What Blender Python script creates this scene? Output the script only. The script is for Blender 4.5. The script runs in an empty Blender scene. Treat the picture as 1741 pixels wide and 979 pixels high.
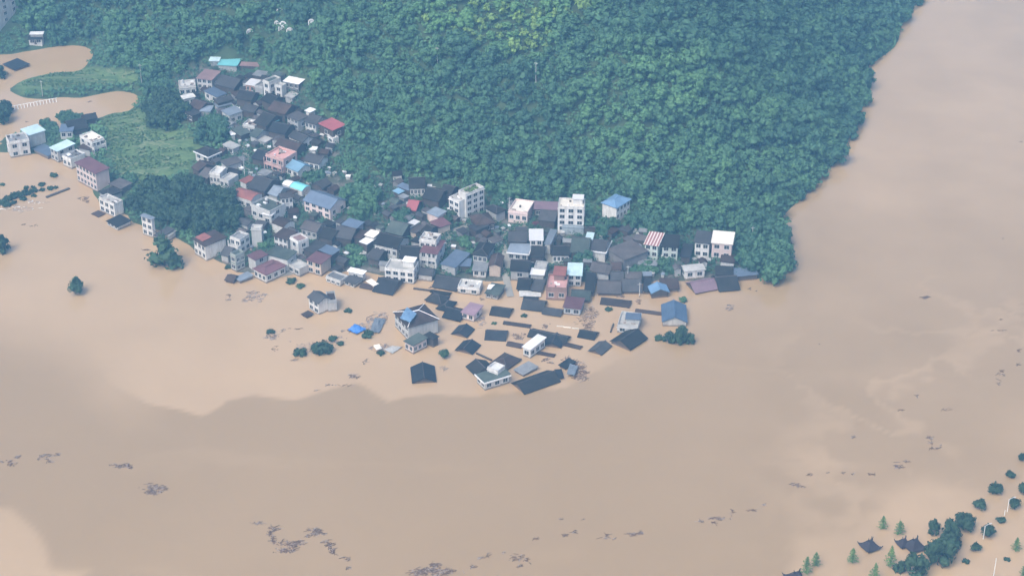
import bpy, math, random
import numpy as np
from math import radians, sin, cos, tan, pi, atan2, sqrt

# ------------------------------------------------------------------ camera, sky, sun, exposure
SC = bpy.context.scene
COL = SC.collection
W, H_ = 1741.0, 979.0
FPX = 3300.0
PITCH = radians(29.8)
CAM = np.array([0.0, 0.0, 356.0])

cam = bpy.data.cameras.new('camera')
cam.sensor_width = 36.0
cam.lens = FPX / W * 36.0
cam.clip_start = 1.0
cam.clip_end = 12000.0
camo = bpy.data.objects.new('camera', cam)
COL.objects.link(camo)
camo.location = CAM
camo.rotation_euler = (pi / 2 - PITCH, 0, 0)
SC.camera = camo

SUN_EL, SUN_AZ = radians(52), radians(215)      # azimuth clockwise from +Y: sun stands behind the camera, to its left
world = bpy.data.worlds.new('World')
SC.world = world
world.use_nodes = True
nt = world.node_tree
nt.nodes.clear()
sky = nt.nodes.new('ShaderNodeTexSky')
sky.sky_type = 'NISHITA'
sky.sun_disc = False
sky.sun_elevation = SUN_EL
sky.sun_rotation = SUN_AZ
sky.air_density = 1.0
sky.dust_density = 7.0
bg = nt.nodes.new('ShaderNodeBackground')
bg.inputs['Strength'].default_value = 0.15
wo = nt.nodes.new('ShaderNodeOutputWorld')
nt.links.new(sky.outputs[0], bg.inputs['Color'])
nt.links.new(bg.outputs[0], wo.inputs['Surface'])

sun = bpy.data.lights.new('sun', 'SUN')
sun.energy = 1.3
sun.angle = radians(35)
sun.color = (1.0, 0.95, 0.88)
suno = bpy.data.objects.new('sun', sun)
COL.objects.link(suno)
suno.rotation_euler = (pi / 2 - SUN_EL, 0, pi - SUN_AZ)
suno.location = (-200, -200, 500)

vs = SC.view_settings
vs.view_transform = 'Standard'
vs.look = 'None'
vs.gamma = 1.0
vs.use_curve_mapping = False
vs.exposure = 0.76
cy = SC.cycles
cy.max_bounces = 6
cy.diffuse_bounces = 3
cy.glossy_bounces = 3
cy.transmission_bounces = 2
cy.volume_bounces = 1
cy.caustics_reflective = False
cy.caustics_refractive = False
cy.use_denoising = True
cy.use_adaptive_sampling = True
cy.adaptive_threshold = 0.02

HAZE_DENSITY = 0.00038
HAZE_COLOR = (0.21, 0.52, 0.90)

rng = random.Random(7)
nrg = np.random.default_rng(11)

# ------------------------------------------------------------------ pixel ray -> place in the world
FW = np.array([0, cos(PITCH), -sin(PITCH)])
UP = np.array([0, sin(PITCH), cos(PITCH)])
RT = np.array([1.0, 0, 0])


def ray(px, py):
    d = FW + RT * ((px - W / 2) / FPX) + UP * (-(py - H_ / 2) / FPX)
    return d / np.linalg.norm(d)


def at(px, py, z=0.0):
    d = ray(px, py)
    return CAM + d * ((z - CAM[2]) / d[2])


def project(P):
    """World points (n,3) -> picture coordinates, to tell which stretch of land a point belongs to."""
    Q = P - CAM
    dz = np.maximum(Q @ FW, 1.0)
    return W / 2 + FPX * (Q @ RT) / dz, H_ / 2 - FPX * (Q @ UP) / dz


def inside(poly, x, y):
    p = np.array(poly, float)
    r = np.zeros(np.shape(x), bool)
    j = len(p) - 1
    for i in range(len(p)):
        c = ((p[i, 1] > y) != (p[j, 1] > y)) & (x < (p[j, 0] - p[i, 0]) * (y - p[i, 1]) / (p[j, 1] - p[i, 1] + 1e-9) + p[i, 0])
        r ^= c
        j = i
    return r


def edge_dist(poly, x, y):
    p = np.array(poly, float)
    d = np.full(np.shape(x), 1e9)
    for i in range(len(p)):
        a, b = p[i], p[(i + 1) % len(p)]
        ab = b - a
        t = np.clip(((x - a[0]) * ab[0] + (y - a[1]) * ab[1]) / (ab @ ab + 1e-9), 0, 1)
        d = np.minimum(d, np.hypot(x - a[0] - t * ab[0], y - a[1] - t * ab[1]))
    return d


def sdist(poly, x, y):
    d = edge_dist(poly, x, y)
    return np.where(inside(poly, x, y), d, -d)


def sstep(a, b, v):
    t = np.clip((v - a) / (b - a), 0, 1)
    return t * t * (3 - 2 * t)


def vnoise(x, y, seed=0):
    """Smooth value noise, about -1..1."""
    xi, yi = np.floor(x).astype(np.int64), np.floor(y).astype(np.int64)
    xf, yf = x - xi, y - yi

    def h(a, b):
        n = (a * 374761393 + b * 668265263 + seed * 1442695) & 0x7fffffff
        n = ((n ^ (n >> 13)) * 1274126177) & 0x7fffffff
        return (n & 0xffff) / 32767.5 - 1
    u, v = xf * xf * (3 - 2 * xf), yf * yf * (3 - 2 * yf)
    return (h(xi, yi) * (1 - u) + h(xi + 1, yi) * u) * (1 - v) + (h(xi, yi + 1) * (1 - u) + h(xi + 1, yi + 1) * u) * v


def fbm(x, y, seed=0, o=4):
    s, a = 0, 1.0
    for k in range(o):
        s = s + a * vnoise(x * 2 ** k, y * 2 ** k, seed + k * 17)
        a *= 0.5
    return s / 1.6


# ------------------------------------------------------------------ materials (all procedural)
MATS = {}


def new_mat(name):
    m = bpy.data.materials.new(name)
    m.use_nodes = True
    n = m.node_tree
    b = n.nodes['Principled BSDF']
    MATS[name] = m
    return m, n, b


def L(n, a, b):
    n.links.new(a, b)


def node(n, t, **kw):
    x = n.nodes.new(t)
    for k, v in kw.items():
        setattr(x, k, v)
    return x


def mixcol(n, fac, a, b, mode='MIX'):
    m = node(n, 'ShaderNodeMix', data_type='RGBA', blend_type=mode)
    for sock, v in ((m.inputs[0], fac), (m.inputs[6], a), (m.inputs[7], b)):
        if hasattr(v, 'is_linked'):
            L(n, v, sock)
        else:
            sock.default_value = v if not isinstance(v, tuple) else (*v, 1)
    return m.outputs[2]


def mathn(n, op, a, b=0.0, clamp=False):
    m = node(n, 'ShaderNodeMath', operation=op, use_clamp=clamp)
    for sock, v in ((m.inputs[0], a), (m.inputs[1], b)):
        if hasattr(v, 'is_linked'):
            L(n, v, sock)
        else:
            sock.default_value = v
    return m.outputs[0]


def noise(n, vec, scale, detail=4, rough=0.6, stretch=None):
    t = node(n, 'ShaderNodeTexNoise')
    t.inputs['Scale'].default_value = scale
    t.inputs['Detail'].default_value = detail
    t.inputs['Roughness'].default_value = rough
    if stretch:
        mp = node(n, 'ShaderNodeMapping')
        mp.inputs['Scale'].default_value = stretch
        L(n, vec, mp.inputs['Vector'])
        vec = mp.outputs[0]
    L(n, vec, t.inputs['Vector'])
    return t.outputs[0]


def ramp(n, fac, stops):
    r = node(n, 'ShaderNodeValToRGB')
    e = r.color_ramp.elements
    while len(e) < len(stops):
        e.new(0.5)
    for i, (p, c) in enumerate(stops):
        e[i].position = p
        e[i].color = c if len(c) == 4 else (*c, 1)
    L(n, fac, r.inputs[0])
    return r.outputs[0]


def k(c, f):
    return tuple(min(1, v * f) for v in c)


def roof_mat(name, c, rough=0.75, metal=False, wear=0.5, patch=None):
    """Clay / slate tile or corrugated sheet: weathered patches, streaks down the slope, seams across."""
    m, n, b = new_mat(name)
    tc = node(n, 'ShaderNodeTexCoord')
    oi = node(n, 'ShaderNodeObjectInfo')
    off = node(n, 'ShaderNodeVectorMath', operation='ADD')
    L(n, tc.outputs['Object'], off.inputs[0])
    sc = node(n, 'ShaderNodeVectorMath', operation='SCALE')
    L(n, oi.outputs['Location'], sc.inputs[0])
    sc.inputs['Scale'].default_value = 0.73
    L(n, sc.outputs[0], off.inputs[1])
    v = off.outputs[0]
    big = noise(n, v, 0.28, 4)
    mid = noise(n, v, 1.3, 4, 0.7)
    strk = noise(n, v, 1.0, 3, 0.6, (1.6, 0.18, 0.5))
    col = mixcol(n, ramp(n, big, [(0.35, (0, 0, 0)), (0.65, (1, 1, 1))]), k(c, 1 - 0.45 * wear), k(c, 1 + 0.55 * wear))
    col = mixcol(n, mathn(n, 'MULTIPLY', strk, 0.5), col, k(c, 0.55 if not metal else 0.75))
    col = mixcol(n, ramp(n, mid, [(0.58, (0, 0, 0)), (0.75, (.6, .6, .6))]), col, patch or k(c, 1.7))
    hv = node(n, 'ShaderNodeHueSaturation')
    L(n, col, hv.inputs['Color'])
    L(n, mathn(n, 'ADD', mathn(n, 'MULTIPLY', oi.outputs['Random'], 0.5), 0.75), hv.inputs['Value'])
    L(n, hv.outputs[0], b.inputs['Base Color'])
    b.inputs['Roughness'].default_value = rough
    b.inputs['Specular IOR Level'].default_value = 0.4 if metal else 0.15
    wv = node(n, 'ShaderNodeTexWave')
    wv.bands_direction = 'X'
    wv.inputs['Scale'].default_value = 0.55 if metal else 0.9
    wv.inputs['Distortion'].default_value = 0.3
    L(n, tc.outputs['Object'], wv.inputs['Vector'])
    bp = node(n, 'ShaderNodeBump')
    bp.inputs['Strength'].default_value = 0.35
    bp.inputs['Distance'].default_value = 0.12
    L(n, mathn(n, 'ADD', wv.outputs[1], mid), bp.inputs['Height'])
    L(n, bp.outputs[0], b.inputs['Normal'])
    return m


def wall_mat(name, c, stain=0.5, rough=0.85):
    m, n, b = new_mat(name)
    tc = node(n, 'ShaderNodeTexCoord')
    oi = node(n, 'ShaderNodeObjectInfo')
    v = tc.outputs['Object']
    run = noise(n, v, 1.0, 4, 0.65, (1.5, 1.5, 0.22))
    blot = noise(n, v, 0.5, 4, 0.6)
    col = mixcol(n, ramp(n, run, [(0.42, (0, 0, 0)), (0.72, (stain, stain, stain))]), c, k(c, 0.45))
    col = mixcol(n, ramp(n, blot, [(0.4, (0, 0, 0)), (0.7, (0.5, 0.5, 0.5))]), col, tuple(x * y for x, y in zip(c, (0.78, 0.74, 0.68))))
    hv = node(n, 'ShaderNodeHueSaturation')
    L(n, col, hv.inputs['Color'])
    L(n, mathn(n, 'ADD', mathn(n, 'MULTIPLY', oi.outputs['Random'], 0.3), 0.85), hv.inputs['Value'])
    # a band of silt left by the flood just above the water (world height 0)
    geo = node(n, 'ShaderNodeNewGeometry')
    sep = node(n, 'ShaderNodeSeparateXYZ')
    L(n, geo.outputs['Position'], sep.inputs[0])
    lvl = mathn(n, 'SUBTRACT', sep.outputs[2], mathn(n, 'MULTIPLY', noise(n, geo.outputs['Position'], 0.9, 3), 1.1))
    wet = ramp(n, lvl, [(0.0, (0.8, 0.8, 0.8)), (0.25, (0, 0, 0))])
    L(n, mixcol(n, wet, hv.outputs[0], (0.16, 0.11, 0.07)), b.inputs['Base Color'])
    b.inputs['Roughness'].default_value = rough
    return m


def plain_mat(name, c, rough=0.7, var=0.3, scale=1.2):
    m, n, b = new_mat(name)
    tc = node(n, 'ShaderNodeTexCoord')
    col = mixcol(n, noise(n, tc.outputs['Object'], scale, 4), k(c, 1 - var), k(c, 1 + var))
    L(n, col, b.inputs['Base Color'])
    b.inputs['Roughness'].default_value = rough
    return m


R = {}
for nm, c, mt, wr in [
        ('tile', (0.029, 0.028, 0.027), 0, 0.5), ('slate', (0.064, 0.064, 0.067), 0, 0.4), ('paleslate', (0.20, 0.24, 0.29), 0, 0.3),
        ('brown', (0.066, 0.046, 0.040), 0, 0.5), ('greybrown', (0.095, 0.086, 0.085), 0, 0.4), ('moss', (0.075, 0.095, 0.085), 0, 0.5),
        ('maroon', (0.135, 0.062, 0.070), 1, 0.3), ('red', (0.34, 0.095, 0.105), 1, 0.25), ('brick', (0.25, 0.10, 0.085), 0, 0.4),
        ('pinkbrown', (0.30, 0.195, 0.19), 1, 0.3), ('mauve', (0.25, 0.165, 0.20), 1, 0.25), ('blue', (0.14, 0.25, 0.40), 1, 0.25),
        ('skyblue', (0.20, 0.36, 0.50), 1, 0.25), ('blueslate', (0.11, 0.15, 0.215), 1, 0.3), ('blueroof', (0.085, 0.135, 0.215), 1, 0.25), ('navy', (0.028, 0.030, 0.035), 0, 0.4),
        ('turquoise', (0.20, 0.58, 0.62), 1, 0.2), ('palecyan', (0.42, 0.56, 0.60), 1, 0.25), ('white', (0.74, 0.75, 0.76), 1, 0.12),
        ('cream', (0.74, 0.70, 0.62), 0, 0.15), ('concrete', (0.36, 0.36, 0.35), 0, 0.4), ('paleconcrete', (0.52, 0.52, 0.50), 0, 0.35),
        ('greyconcrete', (0.20, 0.21, 0.22), 0, 0.4), ('pink', (0.54, 0.31, 0.29), 0, 0.35)]:
    R[nm] = roof_mat(nm + '_roof', c, 0.55 if mt else 0.8, bool(mt), wr)
WL = {}
for nm, c, st in [('white', (0.66, 0.66, 0.65), 0.8), ('grey', (0.40, 0.41, 0.42), 0.5), ('pale', (0.52, 0.53, 0.53), 0.6), ('tan', (0.50, 0.41, 0.34), 0.5),
                  ('pink', (0.50, 0.34, 0.32), 0.45), ('palepink', (0.68, 0.56, 0.54), 0.35), ('wood', (0.085, 0.068, 0.06), 0.6),
                  ('mint', (0.55, 0.64, 0.60), 0.35), ('bluegrey', (0.33, 0.39, 0.44), 0.45), ('brick', (0.29, 0.185, 0.155), 0.5),
                  ('rust', (0.42, 0.19, 0.13), 0.5), ('dim', (0.19, 0.185, 0.19), 0.5), ('greengrey', (0.27, 0.31, 0.30), 0.5)]:
    WL[nm] = wall_mat(nm + '_wall', c, st)
# red and white sheeting, in stripes down the slope
m, n, b = new_mat('striped_roof')
tc = node(n, 'ShaderNodeTexCoord')
wv = node(n, 'ShaderNodeTexWave')
wv.bands_direction = 'X'
wv.inputs['Scale'].default_value = 0.27
wv.inputs['Distortion'].default_value = 0.8
L(n, tc.outputs['Object'], wv.inputs['Vector'])
L(n, mixcol(n, ramp(n, wv.outputs[1], [(0.55, (0, 0, 0)), (0.7, (1, 1, 1))]), (0.30, 0.12, 0.11), (0.68, 0.62, 0.60)), b.inputs['Base Color'])
b.inputs['Roughness'].default_value = 0.7
R['striped'] = m

m, n, b = new_mat('window_glass')
b.inputs['Base Color'].default_value = (0.028, 0.034, 0.042, 1)
b.inputs['Roughness'].default_value = 0.18
GLASS = m
FRAME = plain_mat('window_frame_paint', (0.52, 0.53, 0.54), 0.6, 0.15)
DARKWOOD = plain_mat('dark_timber', (0.07, 0.055, 0.045), 0.9, 0.4, 2)
DRIFT = plain_mat('driftwood', (0.125, 0.075, 0.048), 1.0, 0.6, 0.8)
GREYDRIFT = plain_mat('grey_rubbish', (0.30, 0.255, 0.23), 0.85, 0.5, 0.7)
WHITEP = plain_mat('white_paint', (0.74, 0.75, 0.76), 0.6, 0.1)
STEEL = plain_mat('painted_steel', (0.48, 0.49, 0.50), 0.45, 0.1)
TARP = plain_mat('blue_tarpaulin', (0.05, 0.19, 0.55), 0.45, 0.3, 0.8)
BARK = plain_mat('bark', (0.06, 0.045, 0.035), 0.9, 0.4, 3)
PAVROOF = plain_mat('pavilion_tile', (0.030, 0.024, 0.032), 0.7, 0.4, 1.5)
PAVRED = plain_mat('pavilion_timber', (0.13, 0.05, 0.045), 0.7, 0.3, 2)
RUBBER = plain_mat('tyre_rubber', (0.02, 0.02, 0.02), 0.8, 0.2)


def leaf_mat(name, dark, light, rough=0.65):
    """Foliage: tint per tree for species and a painted sunlit spot (obj['tint'] or the mesh attribute of that name), leaf to leaf variation."""
    m, n, b = new_mat(name)
    geo = node(n, 'ShaderNodeNewGeometry')
    oi = node(n, 'ShaderNodeObjectInfo')
    a1 = node(n, 'ShaderNodeAttribute', attribute_type='GEOMETRY', attribute_name='tint')
    a2 = node(n, 'ShaderNodeAttribute', attribute_type='OBJECT', attribute_name='tint')
    nz = noise(n, geo.outputs['Position'], 0.55, 3, 0.6)
    nb = noise(n, geo.outputs['Position'], 0.045, 3, 0.6)
    f = mathn(n, 'ADD', a1.outputs['Fac'], a2.outputs['Fac'])
    f = mathn(n, 'ADD', f, mathn(n, 'MULTIPLY', mathn(n, 'SUBTRACT', nz, 0.5), 0.9))
    f = mathn(n, 'ADD', f, mathn(n, 'MULTIPLY', mathn(n, 'SUBTRACT', nb, 0.5), 0.7), True)
    L(n, mixcol(n, f, dark, light), b.inputs['Base Color'])
    b.inputs['Roughness'].default_value = rough
    b.inputs['Specular IOR Level'].default_value = 0.25
    return m


LEAF = leaf_mat('broadleaf_foliage', (0.042, 0.108, 0.066), (0.108, 0.235, 0.092))
BAMBOO = leaf_mat('bamboo_foliage', (0.05, 0.11, 0.04), (0.18, 0.30, 0.085))
DARKLEAF = leaf_mat('dark_foliage', (0.018, 0.044, 0.028), (0.055, 0.115, 0.05))


# ------------------------------------------------------------------ mesh helpers
class MB:
    """Collects boxes, bars and faces; build() links them as one mesh object."""

    def __init__(s):
        s.v, s.f, s.m = [], [], []

    def face(s, pts, mi=0):
        i = len(s.v)
        s.v += [tuple(p) for p in pts]
        s.f.append(tuple(range(i, i + len(pts))))
        s.m.append(mi)

    def mesh_part(s, pts, faces, mi=0):
        i = len(s.v)
        s.v += [tuple(p) for p in pts]
        for f in faces:
            s.f.append(tuple(i + q for q in f))
            s.m.append(mi)

    def box(s, x0, x1, y0, y1, z0, z1, mi=0):
        s.mesh_part([(x0, y0, z0), (x1, y0, z0), (x1, y1, z0), (x0, y1, z0), (x0, y0, z1), (x1, y0, z1), (x1, y1, z1), (x0, y1, z1)],
                    [(0, 3, 2, 1), (4, 5, 6, 7), (0, 1, 5, 4), (1, 2, 6, 5), (2, 3, 7, 6), (3, 0, 4, 7)], mi)

    def slab(s, quad, t, mi=0):
        """A sloping plate: quad is its upper face (counter-clockwise from above), t its thickness."""
        lo = [(p[0], p[1], p[2] - t) for p in quad]
        nq = len(quad)
        s.mesh_part(list(quad) + lo, [tuple(range(nq)), tuple(range(2 * nq - 1, nq - 1, -1))] +
                    [(i, i + nq, (i + 1) % nq + nq, (i + 1) % nq) for i in range(nq)], mi)

    def bar(s, a, b_, r0, r1=None, seg=6, mi=0):
        a, b_ = np.array(a, float), np.array(b_, float)
        r1 = r0 if r1 is None else r1
        d = b_ - a
        d /= np.linalg.norm(d) + 1e-9
        u = np.cross(d, (0, 0, 1) if abs(d[2]) < 0.9 else (1, 0, 0))
        u /= np.linalg.norm(u)
        w = np.cross(d, u)
        ring = [u * cos(2 * pi * i / seg) + w * sin(2 * pi * i / seg) for i in range(seg)]
        s.mesh_part([a + r * r0 for r in ring] + [b_ + r * r1 for r in ring],
                    [(i, (i + 1) % seg, (i + 1) % seg + seg, i + seg) for i in range(seg)] +
                    [tuple(range(seg - 1, -1, -1)), tuple(range(seg, 2 * seg))], mi)

    def mesh(s, name, mats):
        me = bpy.data.meshes.new(name)
        me.from_pydata(s.v, [], s.f)
        for q in (mats if isinstance(mats, (list, tuple)) else [mats]):
            me.materials.append(q)
        me.polygons.foreach_set('material_index', s.m)
        me.update()
        return me

    def build(s, name, mats, parent=None, loc=(0, 0, 0), rz=0):
        return obj(name, s.mesh(name, mats), parent, loc, rz)


def obj(name, me, parent=None, loc=(0, 0, 0), rz=0):
    o = bpy.data.objects.new(name, me)
    COL.objects.link(o)
    o.parent = parent
    o.location = loc
    o.rotation_euler = (0, 0, rz)
    return o


def tag(o, label=None, cat=None, group=None, kind=None):
    if label:
        o['label'] = label
    if cat:
        o['category'] = cat
    if group:
        o['group'] = group
    if kind:
        o['kind'] = kind
    return o


def thing(name, label, cat, loc, rz=0, group=None):
    return tag(obj(name, None, None, loc, rz), label, cat, group)


def grid_mesh(name, xs, ys, zfun, mats, attrs=()):
    X, Y = np.meshgrid(xs, ys)
    Z = zfun(X, Y)
    nx, ny = len(xs), len(ys)
    co = np.stack([X, Y, Z], -1).reshape(-1, 3).astype(np.float32)
    ii = np.arange(nx * ny).reshape(ny, nx)
    q = np.stack([ii[:-1, :-1], ii[:-1, 1:], ii[1:, 1:], ii[1:, :-1]], -1).reshape(-1, 4)
    me = quad_mesh(name, co, q, mats, smooth=True)
    for an, fn in attrs:
        a = me.attributes.new(an, 'FLOAT', 'POINT')
        a.data.foreach_set('value', fn(co).astype(np.float32))
    return me


def quad_mesh(name, co, q, mats, mi=None, smooth=False):
    me = bpy.data.meshes.new(name)
    nv, nf = len(co), len(q)
    kf = q.shape[1]
    me.vertices.add(nv)
    me.vertices.foreach_set('co', np.ascontiguousarray(co, np.float32).ravel())
    me.loops.add(nf * kf)
    me.loops.foreach_set('vertex_index', np.ascontiguousarray(q, np.int32).ravel())
    me.polygons.add(nf)
    me.polygons.foreach_set('loop_start', np.arange(0, nf * kf, kf, dtype=np.int32))
    for x in (mats if isinstance(mats, (list, tuple)) else [mats]):
        me.materials.append(x)
    if mi is not None:
        me.polygons.foreach_set('material_index', np.ascontiguousarray(mi, np.int32))
    if smooth:
        me.polygons.foreach_set('use_smooth', np.ones(nf, bool))
    me.update(calc_edges=True)
    return me

# ------------------------------------------------------------------ the land: hill, village shelf, flooded valley
SHORE = [(-200, 250), (0, 258), (70, 254), (130, 288), (182, 352), (245, 388), (330, 428), (400, 462), (480, 468), (560, 462), (640, 466), (750, 478),
         (850, 478), (900, 482), (1010, 482), (1120, 478), (1170, 482), (1230, 474), (1300, 472), (1336, 462), (1332, 420), (1322, 366),
         (1376, 316), (1440, 230), (1460, 190), (1473, 110), (1528, 42), (1562, 0), (1640, -110)]
CP = [(px, py, 0.0) for px, py in SHORE]
CP += [(px, py, -5.0) for px, py in [(-150, 330), (60, 340), (140, 400), (240, 450), (330, 500), (450, 540), (600, 560), (700, 580), (850, 580), (1000, 580),
       (1120, 560), (1250, 540), (1370, 510), (1400, 430), (1390, 380), (1440, 320), (1500, 240), (1520, 180), (1540, 110), (1600, 50), (1680, -40),
       (200, 620), (500, 700), (800, 750), (1100, 700), (1450, 550), (1600, 300), (1741, 100), (1741, 500), (1500, 760), (0, 500), (0, 800), (300, 900),
       (700, 950), (1100, 930), (1741, 850), (1450, 960), (870, 1150), (-200, 1050), (1900, 1050)]]
CP += [(700, 430, 3), (700, 340, 8), (560, 380, 4), (450, 400, 3.5), (430, 300, 8), (400, 200, 11), (560, 220, 14), (330, 150, 11), (900, 400, 4), (960, 350, 8),
       (1050, 350, 9), (1200, 420, 3), (300, 330, 4), (250, 260, 4.5), (230, 210, 4), (1300, 440, 3), (100, 235, 1.6), (190, 260, 3), (200, 330, 2), (150, 215, 1.4),
       (80, 188, -1.6), (30, 200, -1.6), (150, 180, -1.3), (205, 170, -1.0), (235, 164, -0.4), (-60, 190, -2), (60, 96, -1.6), (110, 88, -1.0), (142, 78, -0.6), (-60, 110, -2), (8, 130, -0.8),
       (30, 112, -1.0), (110, 124, 1.0), (200, 125, 2.0), (60, 146, 1.0), (110, 156, 1.0), (165, 152, 1.2), (40, 163, 0.4), (95, 168, 0.1), (255, 140, 3.5), (262, 188, 4), (170, 66, 2.5), (165, 100, 1.6), (60, 66, 3), (20, 40, 8), (150, 50, 7), (300, 92, 13),
       (300, 30, 30), (450, 100, 15), (470, 55, 28), (600, 150, 25), (600, 50, 44), (750, 0, 60), (750, 150, 32), (750, 250, 16), (900, 0, 62), (900, 120, 42),
       (900, 230, 22), (900, 315, 10), (1050, 0, 62), (1050, 120, 45), (1050, 250, 22), (1200, 0, 60), (1200, 120, 42), (1200, 250, 20), (1300, 0, 45),
       (1350, 100, 28), (1380, 180, 13), (1300, 300, 10), (1450, 30, 16), (600, -130, 72), (1000, -130, 85), (1350, -120, 50), (200, -100, 48), (-150, 10, 12), (420, 0, 38)]
_c = np.array([[*at(px, py, z)[:2], z] for px, py, z in CP])
_far = np.array([[-900, 1600, 60], [0, 1700, 120], [900, 1700, 70], [1200, 800, -6], [-900, 600, -3], [0, -300, -6], [-1500, -500, -6], [1500, -500, -6], [-700, 1000, 30],
                 [520, 1250, -4]], float)
_c = np.vstack([_c, _far])
_C0 = 12.0
_A = np.sqrt(((_c[:, None, :2] - _c[None, :, :2]) ** 2).sum(-1) + _C0 ** 2)
_w = np.linalg.solve(_A - np.eye(len(_c)) * 2.0, _c[:, 2] - 10.0)


def terrain(x, y):
    x, y = np.asarray(x, float), np.asarray(y, float)
    f = np.full(x.shape, 10.0)
    for (cx, cyy, _), w in zip(_c, _w):
        f = f + w * np.sqrt((x - cx) ** 2 + (y - cyy) ** 2 + _C0 ** 2)
    f = f + np.clip((f - 9) / 18, 0, 1) * (5.0 * fbm(x / 48, y / 48, 201, 3) + 1.5 * vnoise(x / 17, y / 17, 207))
    f = f + 0.45 * vnoise(x / 8, y / 8, 301) * np.clip((6 - np.abs(f)) / 6, 0, 1)
    return np.clip(f, -7, 140)


def ground(px, py):
    """Where the ray through a picture point meets land or water."""
    d = ray(px, py)
    t0 = (100 - CAM[2]) / d[2]
    t1 = (0 - CAM[2]) / d[2]
    ts = np.linspace(t0, t1, 160)
    P = CAM[None] + d[None] * ts[:, None]
    hz = np.maximum(terrain(P[:, 0], P[:, 1]), 0.0)
    under = np.nonzero(P[:, 2] <= hz + 1e-6)[0]
    i = under[0] if len(under) else len(ts) - 1
    return np.array([P[i, 0], P[i, 1], hz[i]])


FOREST = [(-120, -120), (-120, 60), (30, 74), (45, 84), (88, 80), (150, 74), (185, 78), (200, 110), (248, 128), (252, 150), (300, 140), (318, 120), (345, 104), (400, 98), (460, 108), (525, 140), (540, 172),
          (562, 192), (592, 208), (600, 240), (618, 268), (650, 290), (680, 300), (722, 292), (762, 305), (800, 312), (832, 335), (860, 348), (905, 342), (950, 336), (1000, 345),
          (1022, 335), (1066, 352), (1090, 388), (1150, 398), (1182, 392), (1250, 396), (1262, 435), (1290, 448), (1334, 456), (1332, 405), (1328, 368), (1388, 320),
          (1452, 232), (1470, 190), (1484, 110), (1540, 40), (1576, -5), (1660, -120)]
FIELDS = [[(168, 196), (250, 182), (262, 214), (322, 222), (345, 250), (322, 292), (232, 318), (192, 292), (182, 240)],
          [(28, 128), (110, 112), (232, 118), (248, 142), (120, 150), (30, 162)]]
VILLAGE = [(290, 130), (340, 105), (500, 135), (560, 225), (600, 290), (820, 330), (1100, 390), (1260, 400), (1290, 470), (1170, 500), (640, 500), (400, 470), (330, 420), (395, 370),
           (335, 290), (390, 245), (310, 200)]


def reach(poly, pad=6):
    g = np.array([ground(min(max(px, -60), W + 60), max(py, -60)) for px, py in poly])
    return g[:, 0].min() - pad, g[:, 0].max() + pad, g[:, 1].min() - pad, g[:, 1].max() + pad


def zone_attr(poly_list, soft):
    def fn(co):
        px, py = project(co)
        v = np.zeros(len(co))
        for p in poly_list:
            v = np.maximum(v, sstep(-soft, soft, sdist(p, px, py)))
        return v
    return fn


def stretch_axis(lo, hi, step, far_lo, far_hi):
    core = np.arange(lo, hi + step, step)
    a, s = [lo], step
    while a[-1] > far_lo:
        s *= 1.35
        a.append(a[-1] - s)
    b_, s = [core[-1]], step
    while b_[-1] < far_hi:
        s *= 1.35
        b_.append(b_[-1] + s)
    return np.concatenate([a[:0:-1], core, b_[1:]])


m, n, b = new_mat('ground_earth')
geo = node(n, 'ShaderNodeNewGeometry')
pos = geo.outputs['Position']
fl = node(n, 'ShaderNodeAttribute', attribute_name='field')
vl = node(n, 'ShaderNodeAttribute', attribute_name='village')
under = mixcol(n, noise(n, pos, 0.25), (0.022, 0.046, 0.024), (0.065, 0.105, 0.04))
mp = node(n, 'ShaderNodeMapping')
mp.inputs['Rotation'].default_value = (0, 0, radians(-22))
mp.inputs['Scale'].default_value = (0.03, 0.22, 1)
L(n, pos, mp.inputs['Vector'])
strip = noise(n, mp.outputs[0], 1.0, 2, 0.5)
fcol = ramp(n, strip, [(0.3, (0.06, 0.125, 0.045)), (0.45, (0.15, 0.235, 0.085)), (0.53, (0.07, 0.14, 0.05)), (0.6, (0.24, 0.28, 0.15)), (0.66, (0.08, 0.15, 0.05)), (0.78, (0.14, 0.22, 0.08))])
fcol = mixcol(n, mathn(n, 'MULTIPLY', noise(n, pos, 1.4), 0.7), fcol, (0.035, 0.07, 0.025))
vcol = ramp(n, noise(n, pos, 0.22, 6, 0.7), [(0.38, (0.035, 0.055, 0.03)), (0.5, (0.075, 0.08, 0.06)), (0.6, (0.15, 0.14, 0.125)), (0.72, (0.06, 0.06, 0.05))])  # village earth and clutter, colour darkened for the shadows between houses
col = mixcol(n, vl.outputs['Fac'], under, vcol)
col = mixcol(n, fl.outputs['Fac'], col, fcol)
L(n, col, b.inputs['Base Color'])
b.inputs['Roughness'].default_value = 0.95
xs = stretch_axis(-270, 270, 3.0, -3000, 3000)
ys = stretch_axis(430, 1020, 3.0, -3000, 3500)
gm = grid_mesh('ground', xs, ys, terrain, m, [('field', zone_attr(FIELDS, 3)), ('village', zone_attr([VILLAGE], 8))])
tag(obj('ground', gm), kind='structure')

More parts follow.
